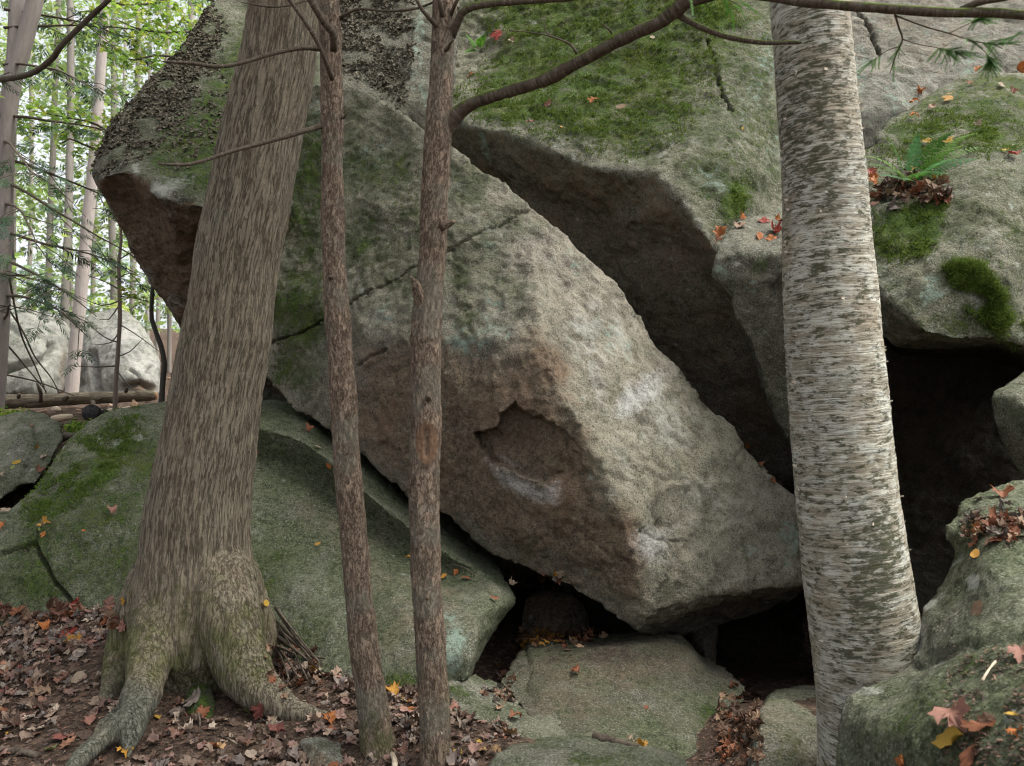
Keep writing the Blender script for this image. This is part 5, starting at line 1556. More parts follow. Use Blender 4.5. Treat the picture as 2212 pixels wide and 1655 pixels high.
for nm_, lb_, L_, mt in (('rotten_log', 'orange brown rotten log piece between the left boulders', [(128, 948, 7.2, 9), (140, 944, 7.2, 9), (156, 942, 7.15, 7), (170, 936, 7.1, 4)], M_STICK),
                         ('split_log', 'pale split log lying below the fallen log', [(212, 889, 9.7, 5), (250, 887, 9.8, 6), (290, 882, 9.9, 6)], M_WOODPALE),
                         ('broken_stump', 'orange splintered stump at the cut end of the fallen log', [(289, 884, 9.6, 9), (290, 874, 9.65, 7), (288, 866, 9.7, 4), (287, 862, 9.7, 1)], M_CUT),
                         ('grey_plank', 'mossy grey plank of wood lying behind the left boulders', [(120, 920, 8.0, 6), (150, 917, 8.1, 6), (190, 915, 8.2, 5)], M_STICK),
                         ('white_stone', 'white stone sitting under the fallen log', [(112, 886, 9.6, 4), (122, 884, 9.6, 8), (130, 886, 9.6, 4)], M_WOODPALE),
                         ('bark_chunk', 'pinkish rotten chunk of wood behind the left boulders', [(112, 905, 8.6, 6), (130, 903, 8.7, 9), (156, 900, 8.8, 6)], M_WOODPALE)):
    o = pxtube(nm_, None, L_, mt, seg=12, step=.025, disp=lambda tc, V: .012 * pn(V * 11) + .005 * pn(V * 35))
    tag(o, lb_, 'wood' if 'stone' not in nm_ else 'stone')
# green undergrowth by the log
C = []
for k in range(60):
    x, y, d = random.choice([(random.uniform(-60, 60), random.uniform(893, 905), 8.4), (random.uniform(140, 190), random.uniform(922, 940), 7.7)])
    p = at(x, y, d)
    p[2] = max(p[2], gz(p[0], p[1]) + .03)
    C.append(p)
o = leafcloud('undergrowth', None, clumps(C, .10, 14), .05, BRIGHT, M_GREENLEAF, .5)
tag(o, 'small bright green plants growing by the fallen log', 'undergrowth', kind='stuff')
# low litter over the distant floor
n_ = 5200
xx, yy = RNG.uniform(-14, 0, n_), 7 + RNG.uniform(0, 1, n_) ** 1.4 * 26
o = leafcloud('distant_litter', None, np.stack([xx, yy, ground_z(xx, yy) + .02], 1), .16, [(.36, .22, .14), (.30, .18, .11), (.42, .30, .20)], M_LITTER, .93)
tag(o, 'pinkish brown fallen leaves on the distant forest floor', 'leaf litter', kind='stuff')

# ------------------------------------------------------------------ lichen and moss relief as parts of the boulders
def surf(ob, maskfn, n, up=None):
    me = ob.data
    N = len(me.vertices)
    co = np.empty(N * 3, np.float32)
    me.vertices.foreach_get('co', co)
    co = co.reshape(-1, 3).astype(float) + np.array(ob.location)
    nn = np.empty(N * 3, np.float32)
    me.vertex_normals.foreach_get('vector', nn)
    nn = nn.reshape(-1, 3).astype(float)
    px, py, d = project(co)
    vis = ((co - CAM) * nn).sum(1) < 0
    w = maskfn(px, py, co) * vis
    p = w / w.sum()
    i = RNG.choice(N, n, p=p)
    jit = RNG.normal(size=(n, 3)) * .012
    jit -= nn[i] * (jit * nn[i]).sum(1)[:, None]
    return co[i] + jit, nn[i]


def flakes(ob, name, P, N, size, mat, curl=.5, k=6):
    n = len(P)
    t = RNG.normal(size=(n, 3))
    a = np.cross(N, t)
    a /= np.linalg.norm(a, axis=1)[:, None]
    M = N + RNG.normal(size=(n, 3)) * .35
    M /= np.linalg.norm(M, axis=1)[:, None]
    b = np.cross(M, a)
    s = size * RNG.uniform(.5, 1.4, n)
    th = np.linspace(0, 2 * np.pi, k, endpoint=False)
    rr = RNG.uniform(.7, 1.2, (n, k))
    V = P[:, None] + M[:, None] * .003 + (s[:, None] * rr)[:, :, None] * (np.cos(th)[None, :, None] * a[:, None] + np.sin(th)[None, :, None] * b[:, None]) \
        + (s[:, None] * curl * RNG.uniform(-.2, 1.2, (n, k)))[:, :, None] * M[:, None]
    V = np.concatenate([P[:, None] + M[:, None] * .004, V], 1).reshape(-1, 3)
    T = np.array([[0, 1 + i, 1 + (i + 1) % k] for i in range(k)])
    Fq = (T[None] + (np.arange(n) * (k + 1))[:, None, None]).reshape(-1, 3)
    me = mesh_np(name, V - np.array(ob.location), Fq, False)
    o = link(name, me, mat, ob)
    o['kind'] = 'stuff'
    return o


def tufts(ob, name, P, N, h, mat, w=.004, k=3):
    n = len(P) * k
    P = np.repeat(P, k, 0) + RNG.normal(size=(n, 3)) * h * .35
    N = np.repeat(N, k, 0)
    d = N + RNG.normal(size=(n, 3)) * .55 + np.array([0, 0, .15])
    d /= np.linalg.norm(d, axis=1)[:, None]
    a = np.cross(d, RNG.normal(size=(n, 3)))
    a /= np.linalg.norm(a, axis=1)[:, None]
    L_ = h * RNG.uniform(.5, 1.3, n)[:, None]
    V = np.stack([P - a * w - N * .004, P + a * w - N * .004, P + d * L_], 1).reshape(-1, 3)
    me = mesh_np(name, V - np.array(ob.location), np.arange(n * 3).reshape(-1, 3), False)
    o = link(name, me, mat, ob)
    o['kind'] = 'stuff'
    return o


P, N = surf(tripe, lambda x, y, c: np.maximum(eval_mask(x, y, [([(215, 372), (200, 330), (264, 230), (344, 147), (450, 10), (480, 60), (430, 200), (330, 320)], 22, 1.0), (430, 250, 60, 100, 30, .22)]),
            eval_mask(x, y, [([(720, -60), (880, -60), (890, 120), (868, 230), (800, 180), (730, 150)], 14, .7)])) * (pn(c * 4) > -.18), 6500)
flakes(tripe, 'rock_tripe', P, N, .018, M_TRIPE, .8)
P, N = surf(fernrock, lambda x, y, c: eval_mask(x, y, [([(2045, 580), (2070, 568), (2115, 575), (2140, 600), (2165, 640), (2160, 668), (2185, 690), (2210, 700), (2200, 740), (2160, 720), (2120, 690), (2085, 668), (2110, 650), (2090, 625), (2060, 610)], 8, 1.0)]) * (pn(c * 9) > -.25) * (np.hypot((x - 2112) / 24, (y - 652) / 26) > 1), 7000)
tufts(fernrock, 'moss_cushion', P, N, .032, M_MOSS, .0022, 3)
P, N = surf(slab, lambda x, y, c: eval_mask(x, y, [([(1020, -60), (1490, -60), (1525, 90), (1540, 190), (1470, 290), (1380, 340), (1250, 325), (1060, 255), (1000, 220), (1040, 130)], 40, .6), (1100, 230, 120, 40, 10, 1.), (1250, 260, 130, 50, 15, .9), (1545, 20, 60, 60, 0, 1), (1590, 430, 30, 50, 30, 1)]) * (pn(c * 5) + .6 * pn(c * 14) > -.02), 9000)
tufts(slab, 'moss_mat', P, N, .026, M_MOSS, .006, 3)
P, N = surf(leftb, lambda x, y, c: eval_mask(x, y, [([(130, 1000), (200, 915), (300, 885), (300, 960), (180, 1080), (70, 1130), (50, 1100)], 25, .8)]) * (pn(c * 7) + .6 * pn(c * 18) > .0), 5000)
tufts(leftb, 'moss_mat', P, N, .014, M_MOSS, .004, 3)
P, N = surf(fernrock, lambda x, y, c: eval_mask(x, y, [([(1880, 460), (1990, 430), (2050, 420), (2040, 480), (2000, 560), (1920, 560), (1880, 540)], 14, .8), (2010, 290, 110, 40, -20, .8), (2130, 290, 70, 40, 0, .8)]) * (pn(c * 7) + .6 * pn(c * 18) > -.05), 6000)
tufts(fernrock, 'moss_mat', P, N, .014, M_MOSS, .004, 3)

mv_ = limb.data
LN = len(mv_.vertices)
lco = np.empty(LN * 3, np.float32)
mv_.vertices.foreach_get('co', lco)
lco = lco.reshape(-1, 3).astype(float) + np.array(tB.location)
lno = np.empty(LN * 3, np.float32)
mv_.vertex_normals.foreach_get('vector', lno)
lno = lno.reshape(-1, 3).astype(float)
lx, ly, ld = project(lco)
w_ = sstep(.25, .8, lno[:, 2]) * (pn(lco * 7) + .5 * pn(lco * 20) > -.02) * sstep(1080, 1250, lx)
i_ = RNG.choice(LN, 900, p=w_ / w_.sum())
o = tufts(tB, 'limb_moss', lco[i_], lno[i_], .009, M_MOSS, .0016, 3)
o.parent = limb

# ------------------------------------------------------------------ ferns and hemlock sprays
M_FERN = M_GREENLEAF


def frond(parent, p0, p1, lift, width, col):
    """arching frond from p0 to p1"""
    face = np.array([random.gauss(0, .25), -.8 + random.gauss(0, .2), .75])
    p0, p1 = np.array(p0), np.array(p1)
    mid = (p0 + p1) / 2 + np.array([0, 0, lift])
    t = np.linspace(0, 1, 24)[:, None]
    C = (1 - t) ** 2 * p0 + 2 * t * (1 - t) * mid + t * t * p1
    V, T = [], []
    for i in range(23):
        d = C[i + 1] - C[i]
        d /= np.linalg.norm(d)
        s = np.cross(d, face)
        s /= np.linalg.norm(s) + 1e-9
        u = np.cross(s, d)
        b = len(V)
        V += [C[i] - s * .0012, C[i] + s * .0012, C[i + 1]]
        T.append([b, b + 1, b + 2])
        tt = i / 23
        if tt < .14:
            continue
        w = width * math.sin(math.pi * min(1, (tt - .05) * .72 + .25)) * (1.02 - tt) ** .55 * random.uniform(.85, 1.1)
        for sg in (-1, 1):
            e = s * sg * .93 + d * .38 - u * .10
            e /= np.linalg.norm(e)
            q = np.cross(e, u)
            base = C[i] + (C[i + 1] - C[i]) * random.uniform(.2, .8)
            b = len(V)
            V += [base - q * .004, base + e * w * .3 - q * .0085, base + e * w * .7 - q * .005 - u * .01 * w, base + e * w - u * .08 * w, base + e * w * .7 + q * .005 - u * .01 * w, base + e * w * .3 + q * .0085, base + q * .004]
            T += [[b, b + 1, b + 5], [b, b + 5, b + 6], [b + 1, b + 2, b + 4], [b + 1, b + 4, b + 5], [b + 2, b + 3, b + 4]]
    V = np.array(V) - np.array(parent.location)
    me = mesh_np('frond', V, np.array(T), False)
    lc = np.tile(np.append(np.array(col) * random.uniform(.8, 1.2), 1), (len(V), 1))
    attr_col(me, 'lc', lc)
    return link('frond', me, M_FERN, parent)


bpy.context.view_layer.update()
_h = S.ray_cast(bpy.context.evaluated_depsgraph_get(), Vector(at(1968, 400, 3.6)), Vector(at(1968, 400, 1) - CAM))
FD = float((np.array(_h[1]) - CAM) @ FWD) if _h[0] else 4.86
print('FERN', FD, _h[4])
fb = at(1968, 398, FD - .02)
fe = empty('fern', fb, 'green fern with arching fronds growing on the ledge of the right mossy boulder', 'fern')
FC = [(.06, .17, .025), (.085, .21, .03), (.12, .25, .035), (.09, .22, .08)]
for x, y, d, lf in ((1868, 338, 4.75, .10), (1872, 356, 4.6, .08), (1900, 380, 4.55, .05), (1985, 285, 4.8, .08), (2060, 285, 4.85, .12), (2130, 345, 4.75, .10), (1885, 368, 4.6, .08), (2112, 288, 4.85, .15), (2095, 312, 4.7, .12), (2055, 378, 4.55, .08), (2008, 372, 4.5, .06), (1952, 390, 4.5, .05), (1915, 290, 4.85, .08), (2150, 318, 4.95, .14), (2070, 345, 4.6, .1)):
    frond(fe, fb + np.array([random.gauss(0, .01), random.gauss(0, .01), 0]), at(x, y, d - 4.95 + FD), lf, .085, random.choice(FC))
fe2b = at(1032, 108, 8.0)
fe2 = empty('small_fern', fe2b, 'small bright fern rooted in a crack right of the limbed trunk near the top', 'fern')
for x, y, d in ((1003, 72, 8.0), (1003, 116, 7.9), (1052, 68, 8.0), (1040, 80, 7.9), (1015, 100, 7.8)):
    frond(fe2, fe2b, at(x, y, d - .1), .04, .06, (.10, .24, .03))


def needle_tpl(n=34):
    V, F = [], []
    for i in range(n):
        t = i / n
        for s in (-1, 1):
            a = s * (math.radians(62) + random.uniform(-.2, .2))
            d = np.array([math.cos(a), math.sin(a), random.uniform(-.15, .15)])
            p = np.array([t, 0, 0])
            q = np.array([-d[1], d[0], 0]) * .009
            l = .11 * (1.1 - t * .5) * random.uniform(.8, 1.1)
            b = len(V)
            V += [p - q, p + q, p + d * l + q * .6, p + d * l - q * .6]
            F.append([b, b + 1, b + 2, b + 3])
    b = len(V)
    V += [np.array([0, -.008, 0]), np.array([1., -.003, 0]), np.array([1., .003, 0]), np.array([0, .008, 0])]
    F.append([b, b + 1, b + 2, b + 3])
    V = np.array(V)
    V[:, 2] -= .15 * V[:, 0] ** 2
    return V, np.array(F)


NDL = [needle_tpl() for _ in range(3)]
hs = empty('hanging_hemlock_twigs', at(2010, 30, 2.45), 'thin drooping hemlock twigs with soft green needles hanging from the top right limb', 'twigs')
pos, dr = [], []
for L_ in ([(1930, 20, 2.47, 2.6), (1942, 60, 2.5, 2.2), (1950, 85, 2.52, 2.0), (1938, 112, 2.55, 1.5), (1922, 160, 2.6, .8)], [(1935, 34, 2.48, 2.0), (2000, 58, 2.5, 1.8), (2050, 72, 2.53, 1.6), (2100, 88, 2.55, 1.3), (2150, 96, 2.58, .8), (2185, 92, 2.6, .5)], [(1950, 85, 2.52, 1.4), (1985, 96, 2.55, 1.1), (2040, 106, 2.58, .8), (2080, 116, 2.6, .4)], [(2050, 72, 2.53, 1.2), (2085, 55, 2.55, .9), (2120, 38, 2.56, .5)], [(1945, 100, 2.53, 1.0), (1915, 110, 2.56, .7), (1880, 135, 2.6, .4)], [(2100, 88, 2.55, 1.0), (2130, 115, 2.58, .7), (2140, 135, 2.6, .4)]):
    pxtube('twig', hs, L_, M_LIMB, seg=6, step=.02)
    P = ats([q[:3] for q in L_])
    far_ = L_[-1][0] > 1990
    for k in range(38 if far_ else 9):
        t = random.uniform(len(P) * .45, len(P) - 1.001)
        j = int(t)
        q = P[j] + (P[j + 1] - P[j]) * (t - j)
        pos.append(q)
        e = (P[j + 1] - P[j])
        e = e / np.linalg.norm(e)
        dr.append(e + np.array([random.gauss(0, .6), random.gauss(0, .7), random.gauss(0, .3)]))
sprays('needle_sprays', hs, pos, dr, .058, [(.06, .16, .045), (.08, .20, .05), (.11, .24, .06)], tpls=NDL)
hs2 = empty('sprig_of_needles', at(1560, -10, 2.74), 'green hemlock needles hanging at the top left of the birch', 'twigs')
pos = [at(random.uniform(1480, 1600), random.uniform(-40, 25), random.uniform(2.7, 2.95)) for _ in range(26)]
dr = [np.array([random.gauss(0, 1), random.gauss(0, .6), -.4]) for _ in pos]
sprays('needle_sprays', hs2, pos, dr, .07, [(.07, .20, .03), (.10, .26, .04)], tpls=NDL)
pxtube('twig', hs2, [(1500, -50, 2.78, 2), (1540, -20, 2.78, 2), (1590, 8, 2.8, 1), (1610, 20, 2.82, .5)], M_LIMB, seg=6, step=.03)
#PART4
# ------------------------------------------------------------------ fallen leaves
HALF = [(0, -.35), (.12, -.41), (.30, -.38), (.25, -.25), (.37, -.20), (.52, -.10), (.42, .00), (.47, .17), (.30, .11), (.17, .17), (.25, .34), (.13, .33), (.08, .42)]
MAPLE = HALF + [(0, .60)] + [(-x, y) for x, y in HALF[:0:-1]]
OVAL = [(.34 * math.sin(a) * (1 - .12 * math.cos(a)), -.5 * math.cos(a)) for a in np.linspace(0, 2 * math.pi, 18, endpoint=False)]


def leaf_geo(kind, curl, sd):
    rg_ = random.Random(sd)
    out = np.array(MAPLE if kind == 'm' else OVAL)
    out = out * np.array([rg_.uniform(.85, 1.1), 1]) + np.array([[rg_.gauss(0, .015), rg_.gauss(0, .015)] for _ in out])
    mid = out * .5 + np.array([0, -.03])
    pts = np.vstack([[[0, -.06]], mid, out])
    a, b, c, ph = rg_.uniform(-1, 1), rg_.uniform(-.6, 1), rg_.uniform(-1, 1), rg_.uniform(0, 6)
    x, y = pts[:, 0], pts[:, 1]
    z = curl * (a * x * x * 1.6 + b * y * y + c * x * y * 1.3) + curl * .10 * np.sin(7 * x + 5 * y + ph) - .05 * np.abs(x) * 0
    z += .03 * np.exp(-(x / .05) ** 2) * -1
    z[len(out) + 1:] += curl * .12 * np.array([rg_.uniform(-1, 1) for _ in out])
    V = np.stack([x, y, z - z.min()], 1)
    n = len(out)
    T = []
    for i in range(n):
        j = (i + 1) % n
        T += [[0, 1 + i, 1 + j], [1 + i, 1 + n + i, 1 + n + j], [1 + i, 1 + n + j, 1 + j]]
    k = len(V)                                   # stalk
    V = np.vstack([V, [[-.008, -.34, V[0, 2]], [.008, -.34, V[0, 2]], [rg_.uniform(-.15, .15), -.75, .05]]])
    T.append([k, k + 1, k + 2])
    return V, np.array(T)


def leaf_simple(kind, curl, sd):
    V, T = leaf_geo(kind, curl, sd)
    n = (len(V) - 4) // 2
    V2 = np.vstack([V[:1], V[1 + n:1 + 2 * n]])
    return V2, np.array([[0, 1 + i, 1 + (i + 1) % n] for i in range(n)])


LS = {'m': [leaf_simple('m', c, i) for i, c in enumerate((.3, .6, .9, 1.2, 1.5, .5, .4, 1.0))], 'o': [leaf_simple('o', c, 50 + i) for i, c in enumerate((.4, .9, 1.4))]}
LG = {'m': [leaf_geo('m', c, i) for i, c in enumerate((.35, .6, .9, 1.3, 1.6, .8, .5, 1.1))], 'o': [leaf_geo('o', c, 50 + i) for i, c in enumerate((.2, .5, .8))]}
LM = {}
for k_, L_ in LG.items():
    LM[k_] = []
    for V, T in L_:
        me = mesh_np('fallen_leaf', V, T, True)
        me.materials.append(M_LEAF)
        LM[k_].append(me)

bpy.context.view_layer.update()
DG = bpy.context.evaluated_depsgraph_get()
SKIP = ('crown', 'frond', 'needle', 'moss_mat', 'moss_cushion', 'limb_moss', 'rock_tripe', 'twig', 'branch', 'bark_curl')


def cast(o_, d_):
    o_ = Vector(o_)
    d_ = Vector(d_).normalized()
    for _ in range(6):
        ok, loc, nor, idx, ob, mt = S.ray_cast(DG, o_, d_)
        if not ok:
            return None
        if ob.name.startswith(SKIP):
            o_ = loc + d_ * .003
            continue
        return loc, nor, ob
    return None


def leaf_matrix(loc, nor, size, spin, tilt):
    q = Vector(nor).to_track_quat('Z', 'Y')
    t = Quaternion((1, 0, 0), random.gauss(0, tilt)) @ Quaternion((0, 1, 0), random.gauss(0, tilt))
    m_ = Matrix.Translation(loc + Vector(nor) * .004) @ (q @ t @ Quaternion((0, 0, 1), spin)).to_matrix().to_4x4() @ Matrix.Diagonal((size, size, size, 1))
    return m_


LC_ = {'red': (.26, .042, .026), 'orange': (.36, .125, .032), 'yellow': (.42, .27, .045), 'tan': (.25, .165, .105), 'brown': (.115, .064, .040), 'pink': (.27, .135, .10), 'pale': (.34, .27, .19), 'rust': (.20, .075, .036),
       'gold': (.40, .21, .035), 'green': (.15, .17, .055), 'grey': (.18, .15, .13), 'maroon': (.13, .035, .028)}


HEAP = []


def leaf_px(x, y, w, col, label, kind='m', group=None, var=None, tilt=.15, stuff=False):
    r_ = cast(CAM, at(x, y, 1.0) - CAM)
    if r_ is None:
        return
    loc, nor, ob = r_
    loc = loc + Vector(nor) * {'mossy_slab_boulder': .030, 'fern_boulder': .014, 'mossy_ramp_boulder': .014}.get(ob.name, 0.0)
    d = float((np.array(loc) - CAM) @ FWD)
    if stuff:
        HEAP.append((leaf_matrix(loc, nor, w * d / F_PX * 1.05, random.uniform(0, 6.28), tilt), kind, np.array(LC_[col]) * random.uniform(.6, 1.1)))
        return
    me = LM[kind][var if var is not None else random.randrange(len(LM[kind]))]
    o = bpy.data.objects.new('fallen_leaf', me)
    COL.objects.link(o)
    o.matrix_world = leaf_matrix(loc, nor, w * d / F_PX * 1.05, random.uniform(0, 6.28), tilt)
    c = LC_[col]
    j = random.uniform(.85, 1.15)
    o.color = (c[0] * j, c[1] * j, c[2] * j, 1)
    tag(o, label, 'leaf', group)


